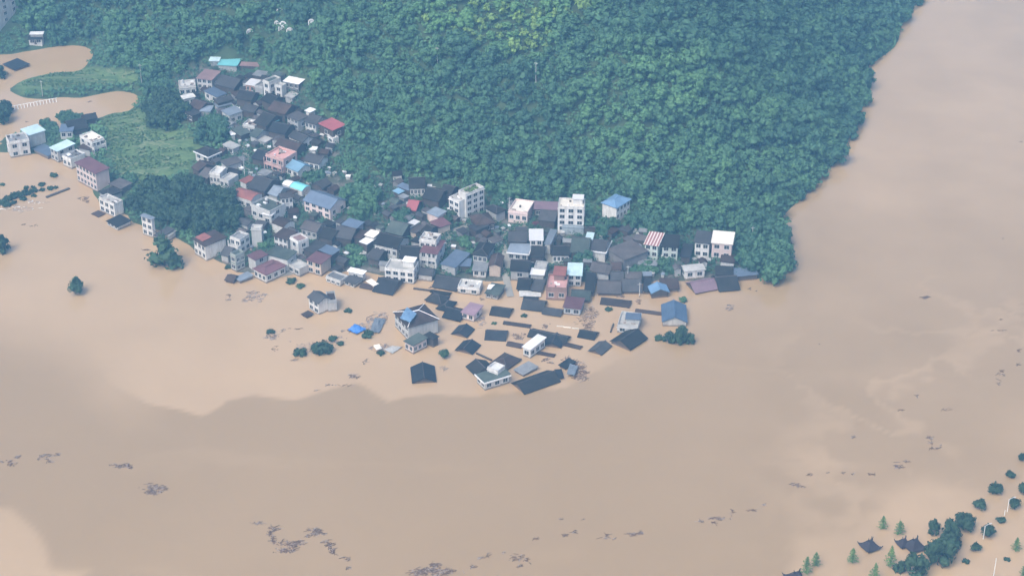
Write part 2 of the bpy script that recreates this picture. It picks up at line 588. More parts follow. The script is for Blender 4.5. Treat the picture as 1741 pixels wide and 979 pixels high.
# ------------------------------------------------------------------ flood water: silt-laden slack water by the village, darker main current
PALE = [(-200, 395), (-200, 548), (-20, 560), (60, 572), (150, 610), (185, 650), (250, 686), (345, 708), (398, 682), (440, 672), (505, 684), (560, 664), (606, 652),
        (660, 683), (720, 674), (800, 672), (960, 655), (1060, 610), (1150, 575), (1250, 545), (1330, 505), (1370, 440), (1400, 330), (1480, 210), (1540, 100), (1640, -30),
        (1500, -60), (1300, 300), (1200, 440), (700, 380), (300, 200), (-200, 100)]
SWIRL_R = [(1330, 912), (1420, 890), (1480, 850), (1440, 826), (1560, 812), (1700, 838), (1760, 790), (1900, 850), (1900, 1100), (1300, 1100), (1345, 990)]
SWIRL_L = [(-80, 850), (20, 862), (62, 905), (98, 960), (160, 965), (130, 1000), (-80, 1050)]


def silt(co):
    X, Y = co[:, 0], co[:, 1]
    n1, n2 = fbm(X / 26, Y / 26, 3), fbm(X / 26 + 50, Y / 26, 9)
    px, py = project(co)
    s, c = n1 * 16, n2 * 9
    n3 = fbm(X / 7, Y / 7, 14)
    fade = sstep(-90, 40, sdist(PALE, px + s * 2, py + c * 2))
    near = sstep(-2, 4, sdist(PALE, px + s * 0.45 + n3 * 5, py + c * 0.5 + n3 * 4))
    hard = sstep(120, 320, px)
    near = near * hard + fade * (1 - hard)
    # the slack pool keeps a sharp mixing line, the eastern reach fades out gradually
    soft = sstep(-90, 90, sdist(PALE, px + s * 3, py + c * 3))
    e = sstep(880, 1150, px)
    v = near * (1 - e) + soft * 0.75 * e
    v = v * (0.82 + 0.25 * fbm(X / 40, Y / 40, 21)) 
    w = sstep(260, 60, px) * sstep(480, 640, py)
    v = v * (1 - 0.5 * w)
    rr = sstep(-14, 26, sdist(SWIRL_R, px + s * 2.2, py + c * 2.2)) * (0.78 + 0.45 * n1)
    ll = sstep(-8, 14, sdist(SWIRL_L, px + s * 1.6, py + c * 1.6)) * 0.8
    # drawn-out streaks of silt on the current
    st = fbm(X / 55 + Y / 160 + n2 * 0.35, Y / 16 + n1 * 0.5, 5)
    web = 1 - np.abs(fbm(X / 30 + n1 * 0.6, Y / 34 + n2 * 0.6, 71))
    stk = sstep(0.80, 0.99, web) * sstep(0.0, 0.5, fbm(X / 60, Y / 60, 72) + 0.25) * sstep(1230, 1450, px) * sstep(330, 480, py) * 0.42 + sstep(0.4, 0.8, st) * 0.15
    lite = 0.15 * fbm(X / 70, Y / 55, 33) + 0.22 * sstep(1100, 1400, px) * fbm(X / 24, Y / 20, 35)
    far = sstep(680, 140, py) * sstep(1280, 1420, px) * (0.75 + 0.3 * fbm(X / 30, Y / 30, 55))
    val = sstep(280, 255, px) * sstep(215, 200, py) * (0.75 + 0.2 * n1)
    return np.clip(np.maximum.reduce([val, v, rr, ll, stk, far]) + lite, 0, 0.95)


m, n, b = new_mat('flood_water')
geo = node(n, 'ShaderNodeNewGeometry')
pos = geo.outputs['Position']
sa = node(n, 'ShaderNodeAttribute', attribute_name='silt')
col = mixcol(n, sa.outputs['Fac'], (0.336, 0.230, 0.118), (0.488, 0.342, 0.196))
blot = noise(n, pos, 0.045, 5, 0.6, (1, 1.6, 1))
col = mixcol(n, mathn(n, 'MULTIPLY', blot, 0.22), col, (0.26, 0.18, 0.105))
L(n, col, b.inputs['Base Color'])
b.inputs['Roughness'].default_value = 0.06
b.inputs['IOR'].default_value = 1.55
bp = node(n, 'ShaderNodeBump')
bp.inputs['Strength'].default_value = 0.03
bp.inputs['Distance'].default_value = 0.25
L(n, mathn(n, 'ADD', noise(n, pos, 0.35, 3, 0.6), mathn(n, 'MULTIPLY', noise(n, pos, 1.6, 2), 0.25)), bp.inputs['Height'])
L(n, bp.outputs[0], b.inputs['Normal'])
xs = stretch_axis(-270, 270, 1.8, -3000, 3000)
ys = stretch_axis(430, 1020, 1.8, -3000, 3500)
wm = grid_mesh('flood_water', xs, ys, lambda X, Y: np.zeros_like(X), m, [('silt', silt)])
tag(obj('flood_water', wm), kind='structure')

# ------------------------------------------------------------------ houses
# A house is read off the picture by three corners of its roof: the near eave's two ends and a far corner (or the ridge's end), each a ray that is
# met with the roof's plane at its height above the ground there; from those come its real place, size and heading.
TILES = {0: (0, 0, 3.109), 1: (0, 60, 5.44), 2: (0, 180, 5.44), 3: (280, 90, 5.4375), 4: (300, 220, 5.4375), 5: (160, 300, 5.4375), 6: (380, 340, 5.4375), 7: (560, 290, 5.4375),
         8: (800, 320, 5.4375), 9: (1060, 320, 5.4375), 'a': (620, 430, 5.4375), 'b': (900, 430, 5.4375), 'c': (680, 520, 5.1206), 'd': (380, 460, 5.4375),
         'e': (1320, 740, 4.0974)}


def px_of(tile, x, y):
    ox, oy, s = TILES[tile]
    return ox + x / s, oy + y / s


WIN_CACHE = {}
FOOT = []
RECT = []
HS = 0.93


def window_mesh(w, h):
    key = (round(w, 1), round(h, 1))
    if key not in WIN_CACHE:
        w, h = key
        mb = MB()
        t = 0.10
        # frame (0) stands a little proud of the wall, panes (1) set back inside it; local -y looks out
        for x0, x1, z0, z1 in ((-w / 2 - t, -w / 2, -t, h + t), (w / 2, w / 2 + t, -t, h + t), (-w / 2, w / 2, -t, 0), (-w / 2, w / 2, h, h + t), (-0.04, 0.04, 0, h)):
            mb.box(x0, x1, -0.09, 0.04, z0, z1, 0)
        mb.box(-w / 2 - t - 0.1, w / 2 + t + 0.1, -0.2, 0.04, -t - 0.1, -t - 0.003, 0)
        mb.box(-w / 2, -0.04, -0.04, 0.04, 0, h, 1)
        mb.box(0.04, w / 2, -0.04, 0.04, 0, h, 1)
        WIN_CACHE[key] = mb.mesh('window', [FRAME, GLASS])
    return WIN_CACHE[key]


def fit(tile, pts, h, kind, base=None, pitch=0.46):
    v = [float(q) for q in pts.split()]
    h = h * HS
    A, B, C = [px_of(tile, v[i], v[i + 1]) for i in (0, 2, 4)]
    # where the ray through the roof's middle comes down to eave height above the land
    if base is None:
        mx, my = (A[0] + C[0]) / 2, (A[1] + C[1]) / 2
        d = ray(mx, my)
        ts = np.linspace((130 - CAM[2]) / d[2], (0 - CAM[2]) / d[2], 500)
        P = CAM[None] + d[None] * ts[:, None]
        hz = np.maximum(terrain(P[:, 0], P[:, 1]), 0.0) + h
        hit = np.nonzero(P[:, 2] <= hz)[0]
        ze = float(P[hit[0] if len(hit) else -1, 2]) if len(hit) and hit[0] > 0 else h
        if not len(hit):
            ze = h
    else:
        ze = base + h
    PA, PB = at(*A, ze), at(*B, ze)
    u = PB - PA
    wid = np.linalg.norm(u)
    u = u / wid
    vv = np.array([-u[1], u[0], 0])
    if kind == 'g':
        nrm = np.cross(u, vv + np.array([0, 0, pitch]))
        d = ray(*C)
        t = nrm @ (PA - CAM) / (nrm @ d)
        dep = 2 * ((CAM + d * t - PA) @ vv)
    else:
        dep = (at(*C, ze) - PA) @ vv
    dep = min(max(abs(dep), 2.2), 24.0)
    c = (PA + PB) / 2 + vv * dep / 2
    bz = ze - h
    return c[0], c[1], bz, atan2(u[1], u[0]), wid, dep


def roof_faces(kind, w, d, h, o, pitch, thick=0.22):
    """Roof shapes in house axes (x along the front, y away), eave at height h; returns roof mesh, ridge mesh or None."""
    r, rd = MB(), None
    x0, x1, y0, y1 = -w / 2, w / 2, -d / 2, d / 2
    if kind == 'g':
        rise = pitch * d / 2
        r.slab([(x0, y0, h), (x1, y0, h), (x1, 0, h + rise), (x0, 0, h + rise)], thick)
        r.slab([(x1, y1, h), (x0, y1, h), (x0, 0.004, h + rise), (x1, 0.004, h + rise)], thick)
        rd = MB()
        rd.box(x0 - 0.1, x1 + 0.1, -0.14, 0.14, h + rise - 0.06, h + rise + 0.12)
    elif kind == 'e':
        rise = pitch * w / 2
        r.slab([(x0, y0, h), (0, y0, h + rise), (0, y1, h + rise), (x0, y1, h)], thick)
        r.slab([(x1, y0, h), (x1, y1, h), (0.004, y1, h + rise), (0.004, y0, h + rise)], thick)
        rd = MB()
        rd.box(-0.14, 0.14, y0 - 0.1, y1 + 0.1, h + rise - 0.06, h + rise + 0.16)
    elif kind == 'h':
        q = min(w, d) * 0.42
        rise = pitch * min(w, d) / 2
        rx = max(w / 2 - q, 0.15) if w >= d else 0.15
        ry = max(d / 2 - q, 0.15) if d > w else 0.15
        T = [(-rx, -ry, h + rise), (rx, -ry, h + rise), (rx, ry, h + rise), (-rx, ry, h + rise)]
        E = [(x0, y0, h), (x1, y0, h), (x1, y1, h), (x0, y1, h)]
        L_ = [(p[0], p[1], h - thick) for p in E]
        r.mesh_part(E + T + L_, [(0, 1, 5, 4), (1, 2, 6, 5), (2, 3, 7, 6), (3, 0, 4, 7), (4, 5, 6, 7), (0, 8, 9, 1), (1, 9, 10, 2), (2, 10, 11, 3), (3, 11, 8, 0),
                                 (11, 10, 9, 8)])
        rd = MB()
        if w >= d:
            rd.box(-rx - 0.1, rx + 0.1, -0.2, 0.2, h + rise - 0.04, h + rise + 0.16)
        else:
            rd.box(-0.2, 0.2, -ry - 0.1, ry + 0.1, h + rise - 0.04, h + rise + 0.16)
        for (ex, ey), (tx, ty) in zip([(x0, y0), (x1, y0), (x1, y1), (x0, y1)], [(-rx, -ry), (rx, -ry), (rx, ry), (-rx, ry)]):
            rd.bar((ex, ey, h + 0.05), (tx, ty, h + rise + 0.08), 0.13, seg=4)
    elif kind == 'a':
        seg, rise = 10, d * 0.17
        rows = [(-d / 2 + d * i / seg, h + rise * sin(pi * i / seg)) for i in range(seg + 1)]
        for (ya, za), (yb, zb) in zip(rows[:-1], rows[1:]):
            r.slab([(x0, ya, za), (x1, ya, za), (x1, yb, zb), (x0, yb, zb)], 0.12)
    elif kind == 's':
        r.slab([(x0, y0, h), (x1, y0, h), (x1, y1, h + 0.05 * d), (x0, y1, h + 0.05 * d)], 0.14)
    else:
        r.box(x0 + 0.02, x1 - 0.02, y0 + 0.02, y1 - 0.02, h - 0.25, h)
    return r, rd


def H(tile, pts, h, kind, roof, wall, label, cat='house', win=None, side=None, base=None, bal=0, ov=None, extra='', pitch=0.46, parent=None, name=None, trim=0, ridge=None):
    x, y, bz, rz, w, d = fit(tile, pts, h, kind, base, pitch)
    h = h * HS
    if parent is None:
        root = thing(name or {'house': 'house', 'shed': 'shed', 'apartment block': 'apartment_block', 'shelter': 'open_shelter'}.get(cat, 'house'), label, cat, (x, y, bz), rz)
        PR, off, orz = root, np.zeros(3), 0.0
    else:                                                     # a wing of an existing building
        root = PR = parent
        pr = parent.rotation_euler[2]
        dx, dy = x - parent.location[0], y - parent.location[1]
        off = np.array([dx * cos(pr) + dy * sin(pr), -dx * sin(pr) + dy * cos(pr), bz - parent.location[2]])
        orz = rz - pr

    def put(nm, mb, mats):
        return mb.build(nm, mats, PR, off, orz)
    FOOT.append((x, y, max(w, d) / 2))
    RECT.append((x, y, rz, w / 2, d / 2))
    o = ov if ov is not None else (0.45 if kind in 'gehs' else (0.1 if kind == 'a' else 0.0))
    o = min(o, w * 0.2, d * 0.2)
    wx, wy = w / 2 - o, d / 2 - o
    floor = -4.5
    rm = R[roof]
    # walls, closed up to the roof
    mb = MB()
    mb.mesh_part([(-wx, -wy, floor), (wx, -wy, floor), (wx, wy, floor), (-wx, wy, floor), (-wx, -wy, h - 0.26), (wx, -wy, h - 0.26), (wx, wy, h - 0.26), (-wx, wy, h - 0.26)],
                 [(0, 1, 5, 4), (1, 2, 6, 5), (2, 3, 7, 6), (3, 0, 4, 7), (4, 5, 6, 7)])
    if kind == 'g':
        zt = h - 0.26 + pitch * d / 2 - 0.02
        for sx in (-wx, wx):
            mb.face([(sx, -wy, h - 0.262), (sx, wy, h - 0.262), (sx, 0, zt)][::1 if sx > 0 else -1])
    elif kind == 'e':
        zt = h - 0.26 + pitch * w / 2 - 0.02
        for sy in (-wy, wy):
            mb.face([(-wx, sy, h - 0.262), (wx, sy, h - 0.262), (0, sy, zt)][::1 if sy < 0 else -1])
    elif kind == 'a':
        for sx in (-wx, wx):
            mb.face([(sx, -wy, h - 0.262)] + [(sx, -d / 2 + d * i / 10, h - 0.15 + d * 0.17 * sin(pi * i / 10)) for i in range(1, 10)] + [(sx, wy, h - 0.262)])
    put('wall', mb, WL[wall])
    r, rd = roof_faces(kind, w, d, h, o, pitch)
    ro = put('roof', r, rm)
    if rd is not None and (w * d > 25):
        rd.build('ridge', R[ridge] if ridge else R['greybrown'] if roof in ('tile', 'slate', 'navy', 'brown', 'moss', 'greybrown') else rm, ro)
    if kind == 'f' and h > 1.5:
        pb = MB()
        t, ph = 0.22, 0.75
        for a in ((-w / 2, w / 2, -d / 2, -d / 2 + t), (-w / 2, w / 2, d / 2 - t, d / 2), (-w / 2, -w / 2 + t, -d / 2 + t, d / 2 - t), (w / 2 - t, w / 2, -d / 2 + t, d / 2 - t)):
            pb.box(*a, h - 0.24, h + ph)
        pb.box(-w / 2 - 0.25, w / 2 + 0.25, -d / 2 - 0.25, -d / 2 - 0.003, h - 0.3, h - 0.05)
        put('parapet', pb, WL[wall] if wall not in ('wood',) else WL['grey'])
    if trim:
        tb = MB()
        tb.box(-w / 2 - 0.1, w / 2 + 0.1, -d / 2 - 0.30, -d / 2 - 0.005, h - 0.35, h + 0.10)
        tb.box(w / 2 + 0.005, w / 2 + 0.30, -d / 2 - 0.30, d / 2, h - 0.35, h + 0.10)
        put('eave_trim', tb, WHITEP)
    # windows: rows x columns on the front, and on whichever end wall the camera can see
    rows = None
    if win is None:
        win = (max(1, round((h - 0.4) / 3.0)), max(1, int(w / 3.4))) if h >= 2.4 else (0, 0)
    if win and win[0]:
        nr, nc = win[:2]
        fh = (h - 0.2) / nr
        ww = min(1.8, 2 * wx / nc * 0.6)
        wh = min(1.5, fh * 0.55)
        for a in range(nr):
            for c in range(nc):
                ob = obj('window', window_mesh(ww, wh), PR)
                lx, lz = -wx + 2 * wx * (c + 0.5) / nc, fh * a + fh * 0.36
                ob.location = (off[0] + lx * cos(orz) + wy * sin(orz), off[1] + lx * sin(orz) - wy * cos(orz), off[2] + lz)
                ob.rotation_euler = (0, 0, orz)
    if side is None:
        side = (max(1, round((h - 0.4) / 3.0)), max(1, int(d / 4.5))) if h >= 4.6 else (0, 0)
    if side and side[0]:
        nr, nc = side[:2]
        # which end looks at the camera
        ax = np.array([cos(rz), sin(rz)])
        sg = 1.0 if (CAM[:2] - np.array([x, y])) @ ax > 0 else -1.0
        fh = (h - 0.2) / nr
        ww = min(1.6, 2 * wy / nc * 0.55)
        wh = min(1.4, fh * 0.55)
        for a in range(nr):
            for c in range(nc):
                ob = obj('window', window_mesh(ww, wh), PR)
                lx, ly, lz = sg * wx, -wy + 2 * wy * (c + 0.5) / nc, fh * a + fh * 0.36
                ob.location = (off[0] + lx * cos(orz) - ly * sin(orz), off[1] + lx * sin(orz) + ly * cos(orz), off[2] + lz)
                ob.rotation_euler = (0, 0, orz + sg * pi / 2)
    if bal:
        nr = max(1, round((h - 0.4) / 3.0))
        fh = (h - 0.2) / nr
        for a in range(1, nr):
            bb = MB()
            z = fh * a
            bb.box(-wx, wx, -wy - 1.2, -wy - 0.004, z - 0.15, z)
            bb.box(-wx, wx, -wy - 1.2, -wy - 1.08, z, z + 0.95)
            for xx in (-wx, wx - 0.12):
                bb.box(xx, xx + 0.12, -wy - 1.08, -wy - 0.004, z, z + 0.95)
            put('balcony', bb, WL[wall])
        cb = MB()
        nc = max(2, int(w / 3.5) + 1)
        for c in range(nc):
            xx = -wx + 0.02 + (2 * wx - 0.34) * c / (nc - 1)
            cb.box(xx, xx + 0.3, -wy - 1.5, -wy - 1.21, floor, h - 0.27)
        put('columns', cb, WL[wall])
    # things on the roof that belong to the house
    if 'p' in extra:                                          # stair head
        q = MB()
        q.box(w * 0.06, w * 0.42, -d * 0.05, d * 0.40, h, h + 2.4)
        ph_ = put('stair_head', q, WL[wall])
        q = MB()
        q.box(w * 0.06 - 0.4, w * 0.42 + 0.4, -d * 0.05 - 0.4, d * 0.40 + 0.4, h + 2.403, h + 2.6)
        q.build('stair_head_roof', R['white'], ph_)
    if kind == 'f' and w * d > 30 and h > 2:
        q = MB()                                              # clutter left on the flat roof
        gq = random.Random(int(abs(x * 7 + y * 13)))
        for _q in range(gq.randint(4, 9)):
            a_, b_ = gq.uniform(-w * .4, w * .4), gq.uniform(-d * .4, d * .4)
            if 'p' in extra and a_ > 0:
                continue
            sx_, sy_ = gq.uniform(.2, .9), gq.uniform(.2, .7)
            q.box(a_ - sx_, a_ + sx_, b_ - sy_, b_ + sy_, h + 0.003, h + gq.uniform(.15, .9), gq.choice([0, 0, 1, 2]))
        if q.v:
            tag(put('roof_litter', q, [GREYDRIFT, WHITEP, DARKWOOD]), kind='stuff')
    if 't' in extra:                                          # water tank
        q = MB()
        q.bar((-w * 0.25, d * 0.2, h + 0.02), (-w * 0.25, d * 0.2, h + 1.5), 0.6, 0.6, 10)
        q.bar((-w * 0.25, d * 0.2, h + 1.5), (-w * 0.25, d * 0.2, h + 1.8), 0.6, 0.15, 10)
        put('water_tank', q, STEEL)
    if 'c' in extra:                                          # chimney
        q = MB()
        q.box(w * 0.2, w * 0.2 + 0.6, -0.3, 0.3, h, h + pitch * d / 2 + 1.1)
        put('chimney', q, WL['grey'])
    if 'd' in extra:                                          # door
        q = MB()
        q.box(-0.6, 0.6, -wy - 0.08, -wy + 0.05, 0, 2.1)
        put('door', q, DARKWOOD)
    return root

# ---- far left, along the flooded valley
r = H(0, '-150 35 80 -75 55 -130', 17, 'f', 'paleconcrete', 'white', 'tall white apartment block cut off by the top left corner of the photo', 'apartment block', win=(5, 5), side=0)
H(1, '255 42 392 38 375 2', 3, 'g', 'tile', 'white', 'small white one storey house with two windows on the far bank of the flooded valley', win=(1, 2), extra='d')
H(1, '270 -5 400 -8 392 -32', 5, 's', 'white', 'grey', 'grey house with pale sheet roof half hidden by trees behind the small white house', win=0, side=0)
H(1, '20 268 135 322 205 240', 1.2, 's', 'navy', 'dim', 'dark roofed shed standing in floodwater by the left edge of the valley', 'shed')
H(2, '85 350 268 318 195 262', 7.5, 'f', 'greyconcrete', 'white', 'flat roofed white house with balconies on its left, leftmost at the water edge', win=(2, 2), side=(2, 2), extra='t')
H(2, '265 276 425 226 350 172', 6.5, 's', 'palecyan', 'pale', 'house with large pale metal roof behind the leftmost flat roofed white house', win=0, side=0)
H(2, '300 396 440 466 455 378', 1.6, 's', 'blueslate', 'dim', 'low blue grey lean-to roof at the waterline between two pale roofed houses', 'shed')
H(2, '450 385 528 424 708 362', 6, 's', 'palecyan', 'pale', 'house with pale cyan canopy roof and white balcony band at the water edge', win=(2, 2), bal=0)
H(2, '578 470 655 505 730 425', 4.5, 'f', 'greyconcrete', 'white', 'small grey terraced house between pale cyan canopy house and maroon roofed block', win=(1, 2))
H(2, '685 524 880 632 1008 575', 9, 's', 'maroon', 'palepink', 'large three storey pink house with maroon sheet roof facing the left water', 'apartment block', win=(3, 6), side=0)
H(2, '715 390 832 412 850 318', 3.2, 's', 'brown', 'grey', 'brown roofed annex against the white columned house above the maroon roofed block', 'shed', win=0)
H(2, '848 348 962 308 872 238', 5.5, 'f', 'cream', 'white', 'white columned house with round cream roof terrace beside the green fields', win=(2, 3), bal=1)
H(2, '545 240 676 236 645 172', 4, 's', 'blueslate', 'pale', 'blue grey roofed house beside bushes near the far left valley water', win=(1, 2))
H(2, '640 240 822 205 735 118', 3, 'g', 'tile', 'wood', 'wide dark tiled house north of the white columned house', win=0)
H(2, '765 140 905 115 850 70', 3, 'g', 'tile', 'wood', 'dark tiled house with reeds behind it at the valley water', win=0)
H(2, '905 790 992 842 1092 762', 3.5, 'h', 'tile', 'grey', 'dark hip roofed house at the near end of the maroon roofed pink block', win=0)
H(2, '1000 720 1120 770 1180 700', 3, 's', 'greybrown', 'dim', 'grey brown sheet roof between the pink block and the dark grove', 'shed', win=0)
H(5, '45 205 185 270 252 228', 6, 'f', 'paleconcrete', 'white', 'white two storey house with littered flat roof left of the dark grove', win=(2, 3), side=0)
H(5, '105 412 215 470 270 372', 2, 's', 'tile', 'pale', 'low dark boathouse like roof on pale posts in the water, left of the grove', 'shed', win=(1, 3))
H(5, '-30 345 40 378 70 330', 0.4, 's', 'brown', 'wood', 'sunken brown roof scrap in the water below the maroon roofed block', 'shed')
# ---- upper village, far end
H(3, '405 76 505 78 515 42', 1.6, 's', 'palecyan', 'grey', 'small pale green roof joined to the turquoise roof at the forest edge', 'shed', win=0)
H(3, '485 112 668 124 685 56', 1.8, 's', 'turquoise', 'grey', 'bright turquoise sheet roof alone at the forest edge above the village', 'shed', win=0)
H(3, '690 120 868 128 850 92', 1.8, 's', 'pinkbrown', 'wood', 'low pinkish brown shed right of the turquoise roof', 'shed', win=0)
H(3, '285 236 438 256 525 178', 5.5, 's', 'pinkbrown', 'white', 'house with broad pinkish brown sheet roof at the top of the village', win=(2, 3), side=0)
H(3, '136 325 288 312 290 256', 4.5, 'f', 'paleconcrete', 'white', 'white flat roofed house with parapets at the far left of the upper village', win=(1, 3), extra='t')
H(3, '455 288 640 335 690 245', 4, 'g', 'slate', 'wood', 'big dark grey gabled house right of the pinkish brown roof', win=0)
H(3, '355 352 480 414 555 368', 4, 's', 'blueslate', 'white', 'blue slate roofed house in front of the pinkish brown roof, white front wall', win=(1, 2))
H(3, '172 430 290 405 368 352', 4.5, 's', 'paleconcrete', 'pale', 'pale house with a tall triangular end wall at the left of the upper village', win=(1, 2))
H(3, '215 488 320 530 372 462', 3, 'g', 'brown', 'wood', 'brown tiled house in front of the pale triangular gable', win=0)
H(3, '158 532 255 586 322 545', 4, 's', 'slate', 'wood', 'grey roofed open timber house at the left foot of the upper village', win=(1, 2))
H(3, '320 540 420 546 410 490', 3, 's', 'paleslate', 'grey', 'pale grey shed roof right of the brown tiled house', 'shed', win=0)
H(3, '490 470 640 432 620 388', 3.5, 'g', 'slate', 'wood', 'slate roofed house just right of the blue slate roof', win=0)
H(3, '485 505 655 468 640 432', 2.5, 's', 'paleslate', 'grey', 'long pale grey lean-to strip below a slate roof in the upper village', 'shed', win=0)
H(3, '735 292 832 308 850 250', 4, 's', 'white', 'rust', 'orange walled house with bright cream white roof in the upper village', win=(1, 2))
H(3, '832 312 905 330 905 262', 4, 'f', 'concrete', 'grey', 'grey flat roof between the orange walled house and the pale tower', win=0)
H(3, '910 264 965 286 1058 236', 7, 'f', 'moss', 'white', 'tall pale white tower house at the top right of the upper village', win=(2, 1), side=(2, 2))
H(3, '1020 306 1082 322 1116 296', 6, 'f', 'concrete', 'white', 'narrow white house in front of the pale pink canopy roof', win=(2, 1), side=0)
H(3, '1090 262 1240 292 1262 242', 3.5, 's', 'white', 'dim', 'grey house under a curved pale pinkish white canopy at the forest edge', win=(1, 3))
H(3, '1100 400 1180 420 1215 370', 2.5, 's', 'concrete', 'grey', 'cluttered grey yard shed right of the narrow white house', 'shed', win=0)
H(3, '650 418 800 446 862 372', 4, 'g', 'tile', 'wood', 'dark tiled house below the orange walled house', win=0)
H(3, '885 432 985 476 1060 418', 4, 'g', 'tile', 'wood', 'dark tiled house below the pale tower house', win=0)
H(3, '515 532 595 584 724 542', 5, 's', 'paleslate', 'white', 'house with wide pale blue metal roof and white columned front, middle of the upper village', win=(1, 2), side=(1, 2), bal=0)
H(3, '705 522 825 556 870 502', 4, 'g', 'slate', 'wood', 'slate gable right of the wide pale blue metal roof', win=0)
H(3, '820 640 935 685 990 570', 4, 'g', 'tile', 'wood', 'steep dark tiled house left of the torn turquoise roof', win=0)
H(3, '945 525 1110 572 1185 490', 4, 'g', 'brown', 'wood', 'long dark brown tiled house above the torn turquoise roof', win=0)
H(3, '942 662 1062 622 1050 566', 4, 's', 'turquoise', 'grey', 'small torn turquoise roof between dark tiled houses in the upper village', 'shed', win=0)
H(3, '950 722 1112 756 1175 672', 4, 'g', 'navy', 'wood', 'wide navy tiled house below the torn turquoise roof', win=0)
H(3, '1118 582 1230 632 1295 572', 5, 's', 'greybrown', 'grey', 'grey brick house with ragged roof behind the red roofed house', win=(2, 3))
H(3, '1290 532 1345 552 1380 518', 5, 's', 'white', 'white', 'small white roof box between the grey brick house and the forest', 'shed', win=0)
H(3, '1285 636 1400 668 1440 592', 3.5, 'g', 'slate', 'white', 'slate gabled house with white front joined to the red roofed house', win=(1, 3))
H(3, '1415 652 1550 720 1640 652', 5, 's', 'red', 'wood', 'house with large plain red sheet roof at the right of the upper village', win=(1, 1))
H(3, '1505 770 1560 806 1575 770', 2.4, 'f', 'white', 'white', 'little white hut below the large red sheet roof', 'shed', win=(1, 1))
H(3, '1135 772 1275 832 1335 778', 4, 'g', 'slate', 'white', 'slate gable with white end wall of two windows above the pink flat roofed house', win=0, side=(1, 2))
H(3, '1010 852 1212 912 1282 848', 4, 'g', 'brown', 'wood', 'dark reddish brown house directly behind the pink flat roofed house', win=0)
H(3, '605 705 700 768 745 700', 3.5, 's', 'moss', 'wood', 'mossy green roof beside the top of the lane, white sheet on its edge', win=0)
H(3, '570 690 612 762 645 742', 3, 's', 'white', 'grey', 'small bright white roof sheet left of the mossy roof by the lane', 'shed', win=0)
H(3, '722 670 832 690 820 630', 4, 'f', 'concrete', 'pale', 'house with round pale parapet at the head of the lane', win=(1, 2))
H(3, '778 762 850 788 892 708', 3.5, 'g', 'moss', 'grey', 'green grey gable right of the lane', win=0)
H(3, '840 800 930 830 960 780', 2.5, 's', 'concrete', 'grey', 'low concrete yard roof below the wide navy tiled house', 'shed', win=0)
H(4, '160 202 292 260 420 208', 4, 'h', 'tile', 'white', 'dark hip roofed house with white eave edges beside the fields', win=(1, 2), trim=1, side=(1, 3))
H(4, '418 140 520 185 545 130', 3.5, 's', 'concrete', 'grey', 'ragged grey concrete roof left of the lane', win=(1, 2))
H(4, '400 292 462 346 570 268', 3.5, 's', 'greybrown', 'grey', 'grey brown sheet roof house just left of the lower lane', win=0)
H(4, '135 350 200 392 272 318', 3, 'g', 'brown', 'wood', 'dark brown gable below the white edged hip roof', win=0)
H(4, '198 422 282 458 330 372', 3, 'g', 'greybrown', 'wood', 'grey brown gable next to the fields above the dark grove', win=0)
H(4, '305 410 400 425 448 362', 5, 'f', 'paleconcrete', 'white', 'white house with pale flat roof at the upper edge of the dark grove', win=(1, 3))
H(4, '400 470 480 492 530 420', 3, 'f', 'concrete', 'pale', 'littered pale flat roof at the foot of the lane', win=(1, 2))
H(4, '575 472 640 502 668 425', 4, 's', 'brick', 'pale', 'small reddish shed roof at the foot of the lane', 'shed', win=0)
H(4, '650 532 812 580 885 470', 4, 'g', 'slate', 'wood', 'large slate gabled house below the pink flat roofed house', win=0)
r = H(4, '825 240 988 292 1120 222', 6.8, 'f', 'pink', 'pink', 'two storey pink house with pink flat roof terrace and open galleries', win=(2, 3), side=(2, 2), bal=1)
H(4, '1005 345 1120 396 1190 332', 4, 'g', 'skyblue', 'white', 'house with sky blue metal roof and white gable right of the pink house', win=(1, 2), side=(1, 1))
H(4, '1165 288 1320 326 1390 262', 4, 'g', 'slate', 'white', 'slate gable right of and behind the sky blue metal roof', win=(1, 3))
H(4, '1235 186 1290 192 1322 166', 5, 's', 'white', 'pale', 'small pale roof stack behind a slate gable near the forest', 'shed', win=0)
H(4, '690 262 802 292 830 202', 4, 'g', 'navy', 'wood', 'navy gable between the lane and the pink house', win=0)
H(4, '510 602 690 660 800 600', 5, 'a', 'brick', 'pale', 'house with vaulted rusty red roof right of the dark grove', win=(1, 3), side=0)
H(4, '690 702 862 772 960 682', 6, 'f', 'moss', 'pale', 'house with mossy green flat terrace in front of the vaulted rusty roof', win=(1, 3), extra='t')
H(4, '785 782 880 802 892 760', 5.5, 's', 'white', 'white', 'small white roofed block with one window in front of the mossy green terrace', win=(1, 1))
H(4, '960 642 1085 626 1052 584', 7, 's', 'greybrown', 'white', 'tall white house with grey brown roof, windows in pairs, right of the mossy terrace', win=(2, 3))
H(4, '838 592 930 622 1012 550', 3.5, 'g', 'paleslate', 'grey', 'pale slate roof between the vaulted rusty roof and the turquoise barrel roofs', win=0)
H(4, '975 505 1042 525 1056 472', 3.5, 'a', 'white', 'pale', 'short white barrel roof joined to the turquoise barrel roof', 'shed', win=0)
H(4, '1045 528 1160 570 1172 500', 3.5, 'a', 'turquoise', 'pale', 'turquoise barrel roof in the middle of the left village', 'shed', win=0)
bs = H(4, '1165 655 1420 742 1482 640', 5, 'g', 'blueslate', 'palepink', 'large blue slate roofed house with white bays and red trim below the village trees', win=(2, 4), side=(1, 2))
H(4, '1280 690 1330 705 1350 680', 5.2, 'e', 'blueslate', 'white', '', parent=bs, win=0, side=0)
